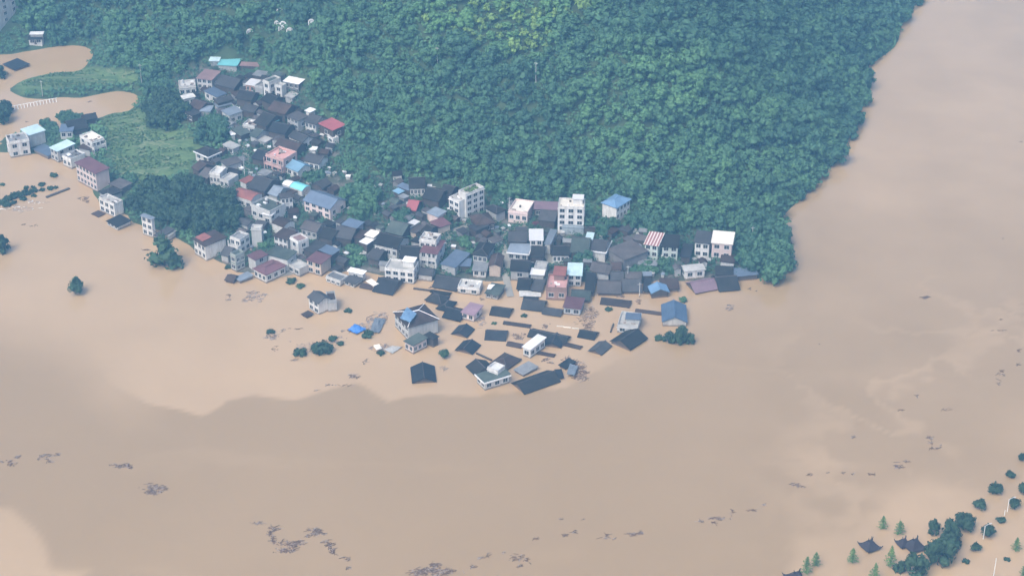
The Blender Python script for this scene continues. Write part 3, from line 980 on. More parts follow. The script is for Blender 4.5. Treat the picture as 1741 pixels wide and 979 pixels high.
# ---- left shore
H(5, '420 362 530 402 592 388', 9, 's', 'paleslate', 'white', 'tall narrow white house with three rows of windows standing in the water by the grove', win=(3, 2), side=0)
H(5, '540 545 612 572 715 482', 3.5, 's', 'slate', 'tan', 'low tan walled house behind the big tree in the water', win=0)
H(5, '628 532 690 552 712 488', 3, 's', 'paleconcrete', 'pale', 'pale concrete roof piece behind the big tree in the water', 'shed', win=0)
wh = H(5, '905 578 1022 652 1232 574', 6.8, 's', 'brown', 'white', 'white two storey house standing in the water with dark red roof, near the grove', win=(2, 3), side=0)
H(5, '930 560 1000 600 1055 545', 7.2, 's', 'brick', 'white', '', parent=wh, win=0, side=0)
H(5, '1160 722 1242 742 1292 662', 3, 'g', 'slate', 'grey', 'small grey gable at the water edge right of the white two storey house', win=0)
H(6, '60 352 152 382 256 332', 6, 'f', 'greyconcrete', 'white', 'white house with arcaded roof terrace right of the grove', win=(2, 2), side=(2, 2), bal=1)
H(6, '255 272 350 276 345 242', 8, 'f', 'paleconcrete', 'pale', 'tall blank grey walled block right of the arcaded white house', win=0, side=0)
H(6, '62 502 112 528 186 488', 7, 'f', 'moss', 'greengrey', 'narrow green grey tower house at the water edge', win=(2, 1), side=(2, 2))
H(6, '212 512 292 560 400 500', 5.5, 's', 'maroon', 'pale', 'dull maroon roof with white parapet behind the big maroon roof at the shore', win=0)
H(6, '265 632 390 696 588 605', 4.3, 'h', 'maroon', 'white', 'big maroon hip roofed white house at the shore corner', win=(1, 3), side=(1, 3), pitch=0.2)
H(6, '390 502 592 556 642 470', 5, 's', 'moss', 'pale', 'dark green flat roof behind the big maroon hip roof', win=0)
H(6, '598 602 702 652 752 590', 3, 'f', 'paleconcrete', 'pale', 'pale concrete slab house right of the big maroon hip roof', win=(1, 2))
H(6, '95 716 152 752 252 682', 1.5, 's', 'paleslate', 'grey', 'wrecked pale slate roof sagging into the water at the shore', 'shed')
H(6, '5 740 90 760 120 705', 1.2, 'g', 'brown', 'wood', 'small thatch like brown roof in the water beside the wrecked slate roof', 'shed')
H(6, '452 332 592 372 655 292', 5.5, 's', 'brown', 'white', 'white house with brownish maroon roof in the second row from the shore', win=(2, 3), side=0)
H(6, '615 352 690 400 715 318', 7, 'f', 'pinkbrown', 'white', 'white stair tower with stacked balconies beside the brownish maroon roof', win=(2, 1), side=(2, 1))
H(6, '445 212 552 256 625 186', 4, 'a', 'brown', 'white', 'dark vaulted roof with white wall at its right end', win=0, side=(1, 1))
H(6, '705 262 862 302 882 222', 4, 'g', 'greybrown', 'pale', 'grey gable with pale wall under the large blue slate house', win=(1, 3))
H(6, '862 335 1002 372 1028 272', 4, 'g', 'tile', 'wood', 'dark tiled house left of the blue roofed shed, second row', win=0)
H(6, '1003 335 1182 368 1198 262', 4, 'g', 'slate', 'wood', 'long dark slate house below the small blue metal roof', win=0)
H(6, '1085 226 1230 266 1275 200', 4.5, 's', 'blueslate', 'grey', 'small blue grey metal roof above a long dark slate house', 'shed', win=0)
H(6, '1195 352 1280 364 1292 282', 3.5, 's', 'brown', 'wood', 'dark brown roof left of the stepped cream roofs', 'shed', win=0)
H(6, '1298 322 1388 348 1452 300', 5, 's', 'cream', 'grey', 'upper cream sheet roof of the stepped pair', 'shed', win=0)
H(6, '1250 384 1326 412 1396 348', 4, 's', 'white', 'wood', 'lower white sheet roof of the stepped pair', 'shed', win=0)
H(6, '1382 402 1606 456 1645 345', 5, 'g', 'tile', 'white', 'white walled house with dark gabled roof right of the stepped cream roofs', win=(1, 4), side=(1, 2))
H(6, '1490 292 1652 332 1692 222', 4, 'g', 'moss', 'wood', 'mossy dark gable behind the white walled dark gabled house', win=0)
H(6, '725 452 832 490 886 382', 4, 's', 'slate', 'wood', 'slate sheet roof behind the red hip roof house near the shore', win=0)
H(6, '850 452 1002 510 1055 452', 4.5, 's', 'blueslate', 'wood', 'blue slate roof with pale upper edge behind the maroon roofed shore house', win=0)
H(6, '755 552 902 596 1015 525', 6, 's', 'maroon', 'tan', 'maroon roofed two storey shore house with open dark ground floor', win=(2, 2), side=0)
H(6, '948 716 1080 762 1095 692', 2, 'f', 'greyconcrete', 'pale', 'low flooded house with cluttered flat roof at the shore', win=(1, 3))
H(6, '1140 656 1290 690 1306 652', 4, 's', 'white', 'pale', 'bright white sheet roof over the flooded shore houses', 'shed', win=(1, 1))
H(6, '1100 742 1212 782 1282 722', 2.2, 's', 'slate', 'white', 'flooded grey roofed house with white wall at the shore', win=(1, 2))
H(6, '1255 806 1372 828 1388 790', 0.7, 'g', 'brown', 'wood', 'sunken brown ridge at the shore left of the navy roof', 'shed')
H(6, '1315 748 1386 795 1402 752', 2.5, 's', 'cream', 'tan', 'small cream roof at the shore left of the navy roof', 'shed', win=0)
H(6, '1372 842 1562 880 1602 748', 0.8, 'g', 'navy', 'wood', 'navy gabled roof sunk to its eaves in front of the white three storey house', 'house')
H(6, '1340 520 1430 545 1470 470', 3, 'g', 'slate', 'wood', 'slate gable below the front of the white walled dark gabled house', win=0)
# ---- village centre
H(7, '735 168 892 162 872 62', 4, 'g', 'tile', 'white', 'dark gabled house with white panelled front by the forest, above the small red roof', win=(1, 4))
H(7, '620 142 735 186 748 140', 3.5, 's', 'blueslate', 'wood', 'blue grey lean-to left of the white panelled house', 'shed', win=0)
H(7, '580 186 640 216 676 180', 3, 's', 'skyblue', 'wood', 'small sky blue sheet roof near the forest left of the white panelled house', 'shed', win=0)
H(7, '850 252 1012 288 1050 185', 4, 'g', 'tile', 'wood', 'dark tiled house right of the small red roof', win=0)
H(7, '1010 205 1120 232 1150 150', 4, 'g', 'tile', 'wood', 'dark tiled house behind the white block with the roof garden', win=0)
H(7, '700 360 802 374 836 285', 3, 'g', 'red', 'wood', 'small bright red roof among dark houses in the village centre', 'shed', win=0)
H(7, '545 336 592 360 630 322', 3, 's', 'slate', 'wood', 'little slate shed roof among the village trees', 'shed', win=0)
H(7, '890 386 1000 430 1096 384', 4.5, 's', 'paleslate', 'palepink', 'pale slate sheet roof left of the white block with the roof garden', win=0)
H(7, '920 472 1000 536 1106 480', 4, 's', 'maroon', 'tan', 'dull maroon roof in front of a pale slate sheet roof', win=0)
H(7, '690 502 750 526 806 462', 4, 's', 'white', 'grey', 'small white sheet roof above the white walled dark gabled house', 'shed', win=0)
H(7, '735 562 802 582 842 502', 3.5, 's', 'greybrown', 'tan', 'tan grey sheet roof below a small white sheet roof', 'shed', win=0)
H(7, '830 572 905 602 972 522', 4, 'g', 'tile', 'wood', 'dark gable behind the white balconied house with the maroon front roof', win=0)
blk = H(7, '1264 234 1432 166 1372 125', 11, 'f', 'paleconcrete', 'white', 'tall white block with green roof garden and lower left wing at the forest edge', 'apartment block', win=(4, 3), side=0)
H(7, '1105 258 1200 302 1262 238', 8.5, 'f', 'paleconcrete', 'white', '', parent=blk, win=(3, 2), side=0)
H(7, '1360 512 1540 482 1492 384', 4, 'h', 'brown', 'wood', 'broad brown hip roof in front of the white block with the roof garden', win=(1, 4))
H(7, '1275 512 1350 560 1372 442', 3.5, 's', 'slate', 'wood', 'slate lean-to left of the broad brown hip roof', win=0)
H(7, '1430 342 1540 402 1582 332', 4, 'h', 'tile', 'grey', 'dark pyramid roof right of the white block with the roof garden', win=0)
H(7, '1512 296 1552 320 1592 286', 4, 's', 'white', 'grey', 'tiny white roof triangle between dark roofs near the forest', 'shed', win=0)
H(7, '832 642 985 664 1086 606', 8, 'f', 'paleconcrete', 'white', 'white flat roofed house directly behind the maroon roof and white balcony front', win=(2, 3), side=(2, 2))
H(7, '830 752 1000 776 1040 652', 6, 's', 'maroon', 'white', 'white balconied house with maroon front roof in the village centre', win=(2, 3), side=(2, 1), bal=1)
H(7, '1022 862 1165 900 1212 750', 3, 's', 'blueslate', 'grey', 'large pale blue slate sheet roof in the village centre', win=0)
H(7, '1165 880 1305 886 1312 818', 2.8, 's', 'blueslate', 'wood', 'lower blue slate extension right of the large pale blue slate roof', 'shed', win=0)
H(7, '640 822 820 832 822 705', 4, 'g', 'tile', 'wood', 'dark house directly left of the maroon fronted white balconied house', win=0)
H(7, '345 802 452 832 490 742', 3.5, 'g', 'slate', 'wood', 'slate gable beside the bright shrubs by the shore pool', win=0)
H('a', '185 152 452 182 490 92', 5.5, 'f', 'paleconcrete', 'white', 'white flat roofed house with white roof hut standing at the flooded shore', win=(2, 4), side=(2, 2), extra='p')
H(8, '10 612 160 632 228 512', 4, 'h', 'tile', 'pale', 'dark hip roofed house with pale band left of the lane', win=(1, 3))
H(8, '160 722 285 730 302 622', 4.5, 'e', 'brown', 'tan', 'tan gable ended house with dark roof by the flooded lane', win=0)
H(8, '10 760 150 770 160 690', 3.2, 's', 'greyconcrete', 'white', 'white walled house left of the tan gable ended house', win=(1, 2))
H(8, '350 216 525 240 580 132', 4.5, 'f', 'cream', 'palepink', 'house with wide cream white flat roof and open columned front at the forest edge', win=(1, 3), bal=0)
H(8, '580 192 810 202 810 132', 4, 's', 'mauve', 'wood', 'long dull red roof between the cream flat roof and white four storey house', win=(1, 3))
H(8, '620 292 780 312 790 212', 4, 'g', 'slate', 'wood', 'blue grey slate house in front of the long dull red roof', win=0)
four = H(8, '808 182 1050 192 1074 112', 11, 'f', 'cream', 'white', 'white four storey block with balconies and roof hut at the forest edge', 'apartment block', win=(4, 3), side=(4, 1), extra='p', bal=0)
H(8, '848 352 1045 362 1052 322', 3.5, 'f', 'greyconcrete', 'bluegrey', 'blank blue grey walled block in front of the white four storey block', win=0, side=0)
H(8, '1205 134 1352 186 1468 94', 6.5, 'h', 'blue', 'white', 'white house with blue hip roof standing alone among trees', win=0, side=(2, 4), pitch=0.35)
H(8, '540 484 676 484 666 384', 6, 's', 'white', 'white', 'white box house with plain white roof and two dark windows, village centre', win=(2, 2), side=0)
H(8, '676 512 742 520 745 388', 4.5, 's', 'paleslate', 'pale', 'narrow pale slate strip roof right of the plain white box house', win=0)
H(8, '345 492 525 496 520 402', 4, 'g', 'slate', 'wood', 'slate gable left of the plain white box house', win=0)
H(8, '333 592 536 612 492 516', 4, 's', 'paleslate', 'pale', 'pale slate roofed house with white fascia right of the lane', win=(1, 3), trim=1)
H(8, '545 632 672 642 672 542', 4, 'g', 'tile', 'wood', 'dark gable directly below the plain white box house', win=0)
H(8, '750 622 920 622 910 532', 4, 'g', 'tile', 'white', 'dark tiled house with white panels left of the mossy teal gable', win=(1, 4))
H(8, '920 592 1095 602 1100 462', 4, 'g', 'moss', 'wood', 'large mossy teal gable below the blank blue grey walled block', win=0)
H(8, '1058 470 1130 476 1132 414', 5, 's', 'palecyan', 'pale', 'small square pale roof right of the mossy teal gable', 'shed', win=0)
H(8, '1105 577 1250 596 1285 492', 4, 'g', 'slate', 'white', 'slate house with white eave board left of the huge grey brown roof', win=0, trim=1)
H(8, '1258 560 1420 668 1570 538', 4.5, 's', 'greybrown', 'dim', 'huge grey brown roof in the right half of the village', win=0)
H(8, '1440 640 1500 660 1560 600', 3, 's', 'greybrown', 'pale', 'little grey brown lean-to in front of the huge grey brown roof', 'shed', win=0)
H(8, '360 762 546 772 565 672', 4, 'g', 'tile', 'grey', 'dark gable on grey stone walls right of the flooded lane', win=(1, 1))
H(8, '545 796 682 806 690 746', 3.5, 's', 'white', 'grey', 'bright white sheet roof left of the pink brick house', 'shed', win=0)
H(8, '590 735 700 745 712 692', 3.5, 'f', 'concrete', 'grey', 'grey rubble strewn flat roof behind the bright white sheet roof', win=0)
H(8, '1100 760 1240 780 1280 700', 3.5, 'g', 'greybrown', 'grey', 'grey brown gable between mossy teal gable and the row of dark roofs', win=0)
# ---- right end
H(9, '185 517 326 537 360 422', 6, 's', 'striped', 'mint', 'mint white house with red and white striped roof', win=(2, 2), side=0)
H(9, '348 542 512 552 550 442', 5.5, 's', 'tile', 'mint', 'mint walled house with dark roof right of the red and white striped roof', win=(2, 2), side=0)
H(9, '520 632 620 642 645 527', 3.5, 's', 'navy', 'wood', 'navy roof between the mint house and the white house with four windows', win=0)
H(9, '650 502 802 517 826 412', 7, 's', 'slate', 'white', 'white two storey house with slate roof and four windows, left of the pink one', win=(2, 2), side=0)
H(9, '808 504 1012 522 1036 416', 7.5, 's', 'cream', 'palepink', 'pale pink house with cream roof, the rightmost tall house by the trees', win=(2, 2), side=(2, 1))
H(9, '565 772 765 752 742 696', 4, 's', 'paleconcrete', 'white', 'white terraced house with corrugated grey roof at the right shore', win=(1, 2), side=(1, 1))
H(9, '662 972 885 928 862 828', 1.0, 'g', 'mauve', 'wood', 'mauve gabled roof sunk in the water at the right end')
H(9, '880 952 1082 936 1052 806', 1.0, 'g', 'tile', 'wood', 'dark gabled roof sunk in the water right of the mauve roof')
H(9, '850 800 1020 806 1000 726', 3, 's', 'tile', 'wood', 'dark roof behind the sunk dark gable at the right end', win=0)
H(9, '1028 818 1252 797 1240 722', 2.2, 's', 'blueslate', 'wood', 'long blue grey shed roof beside the big trees at the right end', 'shed')
H(9, '130 700 310 715 330 670', 2.5, 's', 'greyconcrete', 'pale', 'low grey wall and roof below the red and white striped roof house', 'shed', win=0)
H('b', '1125 377 1300 362 1290 290', 2.6, 'e', 'blue', 'wood', 'blue gabled shelter standing in the water at the right shore', 'shelter', win=0)
H(9, '340 930 520 930 525 838', 1.8, 's', 'brown', 'wood', 'dark brown roof right behind the blue gabled shelter', 'shed')
H('b', '625 372 850 377 842 262', 1.6, 'g', 'greybrown', 'wood', 'dark grey brown flooded roof, left in the front row of the right shore')
H('b', '855 357 1040 357 1045 242', 1.6, 'g', 'slate', 'wood', 'slate flooded roof in the front row of the right shore')
H('b', '750 252 875 252 870 172', 3, 'g', 'slate', 'wood', 'slate roof in the second row behind the flooded front row', win=0)
H('b', '885 235 1040 237 1040 178', 3, 'g', 'greybrown', 'wood', 'grey brown roof in the second row beside a small pale sheet', win=0)
H('b', '1048 212 1135 212 1135 174', 3.5, 's', 'paleslate', 'wood', 'small pale grey sheet roof in the second row of the right shore', 'shed', win=0)
H('b', '1045 350 1112 355 1185 215', 1.8, 's', 'navy', 'wood', 'navy roof left of the blue gabled shelter')
H('b', '755 157 855 157 852 82', 4, 'g', 'brown', 'white', 'dark brown house with a white post at its right, third row', win=0)
H('b', '600 180 740 200 735 110', 3, 'g', 'greybrown', 'grey', 'weathered grey brown house in the third row right of the pale cyan roof', win=0)
H('b', '505 357 602 362 602 195', 2.5, 's', 'tile', 'wood', 'steep dark roof right of the pale cyan roofed white house', win=0)
H('b', '345 207 490 212 515 102', 5.5, 's', 'palecyan', 'white', 'white two storey house with pale cyan metal roof next to the pink brick house', win=(2, 2), side=0)
pk = H('b', '155 330 345 340 340 215', 5.2, 'f', 'pink', 'brick', 'pink brick house with pink terrace, half ruined, facing the water', win=(1, 2), side=0)
H('b', '215 205 335 212 330 130', 7.8, 's', 'brick', 'brick', '', parent=pk, win=0, side=0)
H('b', '380 432 562 442 602 352', 1.5, 'g', 'moss', 'wood', 'mossy teal flooded roof behind the maroon roofed house in the water')
H('b', '305 502 480 522 524 425', 3.6, 's', 'maroon', 'bluegrey', 'maroon roofed house with two windows and white end wall, standing in the water', win=(1, 2), side=0)
# ---- flooded houses and roofs out in the water
lone = H('d', '770 242 875 308 965 266', 5.6, 'g', 'slate', 'white', 'lone white two storey house with grey roof out in the left water', win=(2, 2), side=0)
H('d', '966 292 1046 284 935 212', 4.6, 'f', 'brown', 'grey', '', parent=lone, win=0, side=(1, 1))
H('d', '713 402 768 432 832 396', 1.0, 's', 'brown', 'wood', 'low brown shed roof at the foot of the lone white house', 'shed')
big = H('a', '262 545 398 690 672 592', 6.5, 'h', 'brown', 'pale', 'large brown hip roofed house in the water with blue sheet and white ridges', win=(2, 4), side=0, pitch=0.32, ridge='white')
H('a', '355 812 446 862 592 792', 4.2, 's', 'moss', 'palepink', 'house with mossy green roof and white pillared left front in the water', win=(1, 2), side=(1, 3))
H('a', '540 756 632 802 696 770', 4.0, 'h', 'tile', 'wood', 'small dark hip roof at the corner of the mossy green roof', 'shed', win=0)
H('a', '712 592 882 634 888 530', 0.8, 'g', 'navy', 'wood', 'navy gable in the water left of the mauve brown roofed house')
H('a', '550 432 705 476 765 395', 1.2, 'h', 'tile', 'wood', 'overgrown dark roof behind the large brown hip roofed house')
H('a', '655 512 770 540 800 440', 1.0, 'h', 'navy', 'wood', 'dark blue roof joined to the overgrown dark roof')
H('a', '600 362 790 392 795 372', 0.5, 'g', 'tile', 'wood', 'thin dark roof ridge in the water above the overgrown roof')
H('a', '885 547 1012 580 1098 490', 3.4, 's', 'mauve', 'palepink', 'mauve brown roofed house with pale walls standing in the water', win=(1, 2), side=(1, 1))
H('a', '620 312 850 352 872 240', 1.0, 'g', 'slate', 'wood', 'long dark gabled roof sunk in the water below the blue slate roofs')
H('a', '860 322 1060 342 1100 272', 2.6, 'f', 'paleconcrete', 'white', 'flooded house with pale flat roof and wide windows', win=(1, 2))
H('a', '1105 372 1240 396 1300 302', 2.4, 's', 'moss', 'dim', 'green slate roofed flooded house with a white sheet on top', win=(1, 2))
H('a', '1400 332 1528 342 1530 240', 1.6, 'g', 'tile', 'wood', 'dark flooded roof left of the paler slate one, by the pink brick house')
H('a', '1530 347 1642 357 1656 238', 1.6, 's', 'slate', 'wood', 'slate flooded roof left of the pink brick house')
H('a', '1428 402 1632 402 1640 352', 0.6, 's', 'paleconcrete', 'grey', 'pale concrete slab just above the water left of the pink brick house', 'shed')
H('a', '1465 422 1606 432 1610 410', 0.4, 'g', 'tile', 'wood', 'thin dark ridge between pale slab and slate roof in the water')
H('a', '1440 517 1650 542 1678 452', 0.7, 'g', 'slate', 'wood', 'slate gable sunk in the water left of the pink brick house front')
H('b', '112 560 290 587 296 526', 0.6, 'g', 'slate', 'wood', 'slate ridge sunk in the water directly below the pink brick house')
H('a', '1150 572 1336 598 1382 524', 0.5, 'g', 'tile', 'wood', 'tilted dark roof sunk in the water above the long thin ridges')
H('a', '1275 656 1530 692 1535 664', 0.3, 'g', 'brown', 'wood', 'long thin brown ridge, middle of the flooded quarter')
H('a', '1105 802 1306 814 1320 728', 0.5, 'g', 'navy', 'wood', 'square navy roof alone in the middle of the flooded quarter')
H('a', '1305 852 1450 882 1462 846', 0.4, 'g', 'brown', 'wood', 'short brown ridge left of the tall white stepped house')
H('c', '1165 412 1342 446 1355 424', 0.3, 'g', 'brown', 'wood', 'short brown ridge right of the tall white stepped house')
H('c', '1420 342 1570 378 1584 352', 0.3, 'g', 'brown', 'wood', 'brown ridge trailing right of the long dark roof')
H('c', '1105 264 1440 335 1455 268', 0.7, 'g', 'tile', 'wood', 'long dark roof behind the tall white stepped house in the water')
H('c', '1240 342 1402 366 1428 272', 0.7, 'e', 'navy', 'wood', 'navy gable jutting from the long dark roof toward the viewer')
H('c', '1058 354 1136 384 1246 270', 4.4, 's', 'white', 'white', 'tall narrow white house with stepped white roofs in the flooded quarter', win=(1, 1), side=(1, 3))
H('c', '570 524 652 606 748 545', 0.6, 'g', 'tile', 'wood', 'dark roof sunk in the water touching the ruined white house')
H('c', '780 496 930 556 1060 462', 0.9, 'h', 'brown', 'wood', 'dark brown hip roof behind the ruined white house')
H('c', '985 552 1072 602 1222 542', 1.3, 's', 'greyconcrete', 'grey', 'grey concrete roof with pale ledge left of the long front roof')
wr = H('c', '655 595 735 672 966 600', 3.8, 's', 'moss', 'white', 'ruined white house with dark green roof at the front of the flooded quarter', win=(1, 2), side=(1, 3), trim=1)
H('c', '760 545 850 580 895 525', 5.0, 'f', 'white', 'white', '', parent=wr, win=0, side=0, base=0)
H('c', '1082 768 1402 655 1365 556', 0.6, 'g', 'tile', 'wood', 'longest dark roof at the very front of the flooded quarter')
H('c', '1375 512 1442 544 1482 462', 1.2, 's', 'navy', 'wood', 'small navy roof at the edge of the driftwood heap', 'shed')
H('c', '1365 630 1430 625 1440 550', 1.0, 's', 'navy', 'wood', 'little dark roof between the longest front roof and the driftwood heap', 'shed')
H('c', '105 672 320 660 272 522', 0.8, 'e', 'navy', 'wood', 'lone navy gabled roof out in the water at the front left')
H('c', '442 242 582 276 660 202', 0.6, 'e', 'navy', 'wood', 'upper of two dark gabled roofs in the water right of the mossy green roofed house')
H('c', '476 384 632 422 692 336', 0.6, 'e', 'navy', 'wood', 'lower of two dark gabled roofs in the water right of the mossy green roofed house')
H('b', '650 472 925 506 936 446', 0.4, 'g', 'brown', 'wood', 'long brown roof sunk in the water right of the maroon roofed house')
H('b', '975 542 1236 577 1240 550', 0.3, 'g', 'brown', 'wood', 'thin brown ridge left of the blue slate long roof')
H('b', '440 776 602 806 662 745', 0.5, 'g', 'tile', 'wood', 'dark roof sunk in the water left of the pale house with the dark front gable')
pg = H('b', '812 682 1002 702 1040 572', 2.6, 'f', 'paleconcrete', 'pale', 'pale grey house with roof terrace at the right of the flooded quarter', win=(1, 2), extra='')
H('b', '885 610 1030 618 1042 562', 4.8, 's', 'blueslate', 'pale', '', parent=pg, win=0, base=0, side=0)
H('b', '742 812 932 893 996 742', 1.2, 'e', 'tile', 'wood', 'dark gabled roof in front of the pale grey terrace house')
H('b', '540 902 666 944 782 862', 0.6, 'e', 'slate', 'wood', 'slate gabled roof at the right front of the flooded quarter')
H('b', '1225 637 1462 642 1542 482', 2.4, 'e', 'blueroof', 'pale', 'long blue slate roof standing apart in the right water behind a tree clump')


# ---- small sheds and lean-tos squeezed into the gaps between the houses, each set square to its nearest neighbour
def gap_to(x, y):
    """Clearance from a point to the nearest house wall, and that house's index."""
    q = np.array(RECT)
    dx, dy = x - q[:, 0], y - q[:, 1]
    lx = np.abs(dx * np.cos(q[:, 2]) + dy * np.sin(q[:, 2])) - q[:, 3]
    ly = np.abs(-dx * np.sin(q[:, 2]) + dy * np.cos(q[:, 2])) - q[:, 4]
    d = np.hypot(np.maximum(lx, 0), np.maximum(ly, 0)) + np.minimum(np.maximum(lx, ly), 0)
    i = int(np.argmin(d))
    return d[i], i


LANES = [[(421, 216), (420, 240), (415, 258), (421, 275), (419, 288), (421, 298)], [(868, 505), (862, 480), (857, 455), (858, 430), (855, 402), (862, 396), (880, 391), (897, 386)],
         [(925, 428), (935, 445), (940, 452)], [(760, 425), (765, 395), (800, 385)]]
TREEPATCH = [[(575, 330), (604, 312), (650, 316), (672, 345), (640, 380), (590, 388)], [(1055, 450), (1110, 440), (1150, 445), (1150, 470), (1070, 480)], [(520, 290), (600, 258), (640, 290), (612, 312), (520, 325)],
             [(762, 405), (810, 405), (810, 446), (762, 440)], [(585, 420), (640, 420), (640, 470), (585, 465)], [(335, 200), (392, 200), (392, 255), (335, 255)], [(215, 300), (395, 300), (405, 410), (215, 400)]]
FILLV = [(330, 135), (470, 130), (560, 240), (575, 320), (680, 300), (830, 345), (1000, 375), (1090, 400), (1240, 430), (1290, 470), (1150, 485), (640, 470), (400, 455), (410, 380), (350, 300), (395, 245), (320, 195)]
fx0, fx1, fy0, fy1 = reach(FILLV)
g_ = random.Random(99)
cand = [(g_.uniform(fx0, fx1), g_.uniform(fy0, fy1)) for _ in range(14000)]
nfill = 0
for x, y in cand:
    if nfill >= 115:
        break
    z = float(terrain(x, y))
    a, b_ = project(np.array([[x, y, max(z, 0)]]))
    if z < -0.6 or not inside(FILLV, a, b_)[0]:
        continue
    if any(inside(p, a, b_)[0] for p in TREEPATCH) or min(edge_dist(np.array(p + p[::-1]), a, b_)[0] for p in LANES) < 9:
        continue
    gp, i = gap_to(x, y)
    if gp < 1.1 or gp > 6:
        continue
    hw = min(gp + 0.1, g_.uniform(1.6, 3.2))
    hd = hw * g_.uniform(0.75, 1.0)
    rz = RECT[i][2] + g_.choice([0, 0, pi / 2])
    while rz > pi / 2:
        rz -= pi
    kd = g_.choice(['g', 'g', 's', 's'])
    h = g_.uniform(2.0, 3.0)
    rm = g_.choice(['tile', 'slate', 'slate', 'brown', 'greybrown', 'greybrown', 'moss', 'greyconcrete'])
    root = thing('shed', 'small dark roofed shed squeezed between larger village houses', 'shed', (x, y, max(z, 0)), rz, 'small dark sheds between the village houses')
    mb = MB()
    w_, d_ = 2 * hw, 2 * hd
    mb.mesh_part([(-hw + .3, -hd + .3, -3), (hw - .3, -hd + .3, -3), (hw - .3, hd - .3, -3), (-hw + .3, hd - .3, -3), (-hw + .3, -hd + .3, h - .26), (hw - .3, -hd + .3, h - .26),
                  (hw - .3, hd - .3, h - .26), (-hw + .3, hd - .3, h - .26)], [(0, 1, 5, 4), (1, 2, 6, 5), (2, 3, 7, 6), (3, 0, 4, 7), (4, 5, 6, 7)])
    if kd == 'g':
        for sx in (-hw + .3, hw - .3):
            mb.face([(sx, -hd + .3, h - .262), (sx, hd - .3, h - .262), (sx, 0, h - .28 + .46 * hd)][::1 if sx > 0 else -1])
    mb.build('wall', WL[g_.choice(['wood', 'wood', 'dim', 'grey', 'pale'])], root)
    r, rd = roof_faces(kd, w_, d_, h, .3, .46)
    r.build('roof', R[rm], root)
    RECT.append((x, y, rz, hw, hd))
    FOOT.append((x, y, hw))
    nfill += 1

# ------------------------------------------------------------------ lanes (draped strips)
PATHM = plain_mat('lane_concrete', (0.27, 0.26, 0.23), 0.9, 0.25, 0.3)


def lane(name, pts, wid):
    P = [ground(*p) for p in pts]
    Q = []
    for a, b_ in zip(P[:-1], P[1:]):
        nseg = max(2, int(np.linalg.norm(b_ - a) / 1.5))
        Q += [a + (b_ - a) * i / nseg for i in range(nseg)]
    Q.append(P[-1])
    Q = np.array(Q)
    T = np.gradient(Q, axis=0)
    T /= np.linalg.norm(T[:, :2], axis=1)[:, None] + 1e-9
    N = np.stack([-T[:, 1], T[:, 0]], 1)
    rows = []
    for s in (-1, -0.33, 0.33, 1):
        XY = Q[:, :2] + N * s * wid / 2
        rows.append(np.column_stack([XY, np.maximum(terrain(XY[:, 0], XY[:, 1]), 0.05) + 0.22]))
    V = np.stack(rows, 1)
    nq = len(Q)
    ii = np.arange(nq * 4).reshape(nq, 4)
    f = np.stack([ii[:-1, :-1], ii[:-1, 1:], ii[1:, 1:], ii[1:, :-1]], -1).reshape(-1, 4)[:, ::-1]
    tag(obj(name, quad_mesh(name, V.reshape(-1, 3), f, PATHM, smooth=True)), kind='structure')


lane('lane', [(421, 216), (420, 240), (415, 258), (421, 275), (419, 288), (421, 298)], 2.6)
lane('lane', [(866, 462), (858, 430), (855, 402), (862, 396), (880, 391), (897, 386)], 2.4)
lane('lane', [(868, 505), (862, 480), (857, 455)], 2.6)
lane('lane', [(925, 428), (935, 445), (940, 452)], 2.6)
lane('lane', [(470, 470), (510, 462), (520, 440)], 2.4)
lane('lane', [(590, 455), (585, 440), (570, 425)], 2.2)
lane('lane', [(760, 425), (765, 395), (800, 385)], 2.0)

# ------------------------------------------------------------------ trees


def ico_dirs(sub=0):
    g = (1 + 5 ** 0.5) / 2
    v = np.array([(-1, g, 0), (1, g, 0), (-1, -g, 0), (1, -g, 0), (0, -1, g), (0, 1, g), (0, -1, -g), (0, 1, -g), (g, 0, -1), (g, 0, 1), (-g, 0, -1), (-g, 0, 1)], float)
    v /= np.linalg.norm(v[0])
    f = np.array([(0, 11, 5), (0, 5, 1), (0, 1, 7), (0, 7, 10), (0, 10, 11), (1, 5, 9), (5, 11, 4), (11, 10, 2), (10, 7, 6), (7, 1, 8), (3, 9, 4), (3, 4, 2), (3, 2, 6),
                  (3, 6, 8), (3, 8, 9), (4, 9, 5), (2, 4, 11), (6, 2, 10), (8, 6, 7), (9, 8, 1)])
    return v, f


ICO_V, ICO_F = ico_dirs()


def leaf_quads(c, nrm, size, g):
    """One small leaf-clump quad per row, facing roughly along nrm."""
    n_ = len(c)
    nn = nrm + g.normal(0, 0.38, (n_, 3))
    nn /= np.linalg.norm(nn, axis=1)[:, None]
    t = np.cross(nn, g.normal(0, 1, (n_, 3)))
    t /= np.linalg.norm(t, axis=1)[:, None] + 1e-9
    b_ = np.cross(nn, t)
    s1 = (size * g.uniform(0.6, 1.3, n_))[:, None]
    s2 = (size * g.uniform(0.45, 0.95, n_))[:, None]
    bend = nn * s1 * 0.25
    return np.stack([c - t * s1 - bend, c - b_ * s2, c + t * s1 - bend, c + b_ * s2], 1)      # (n,4,3) kite


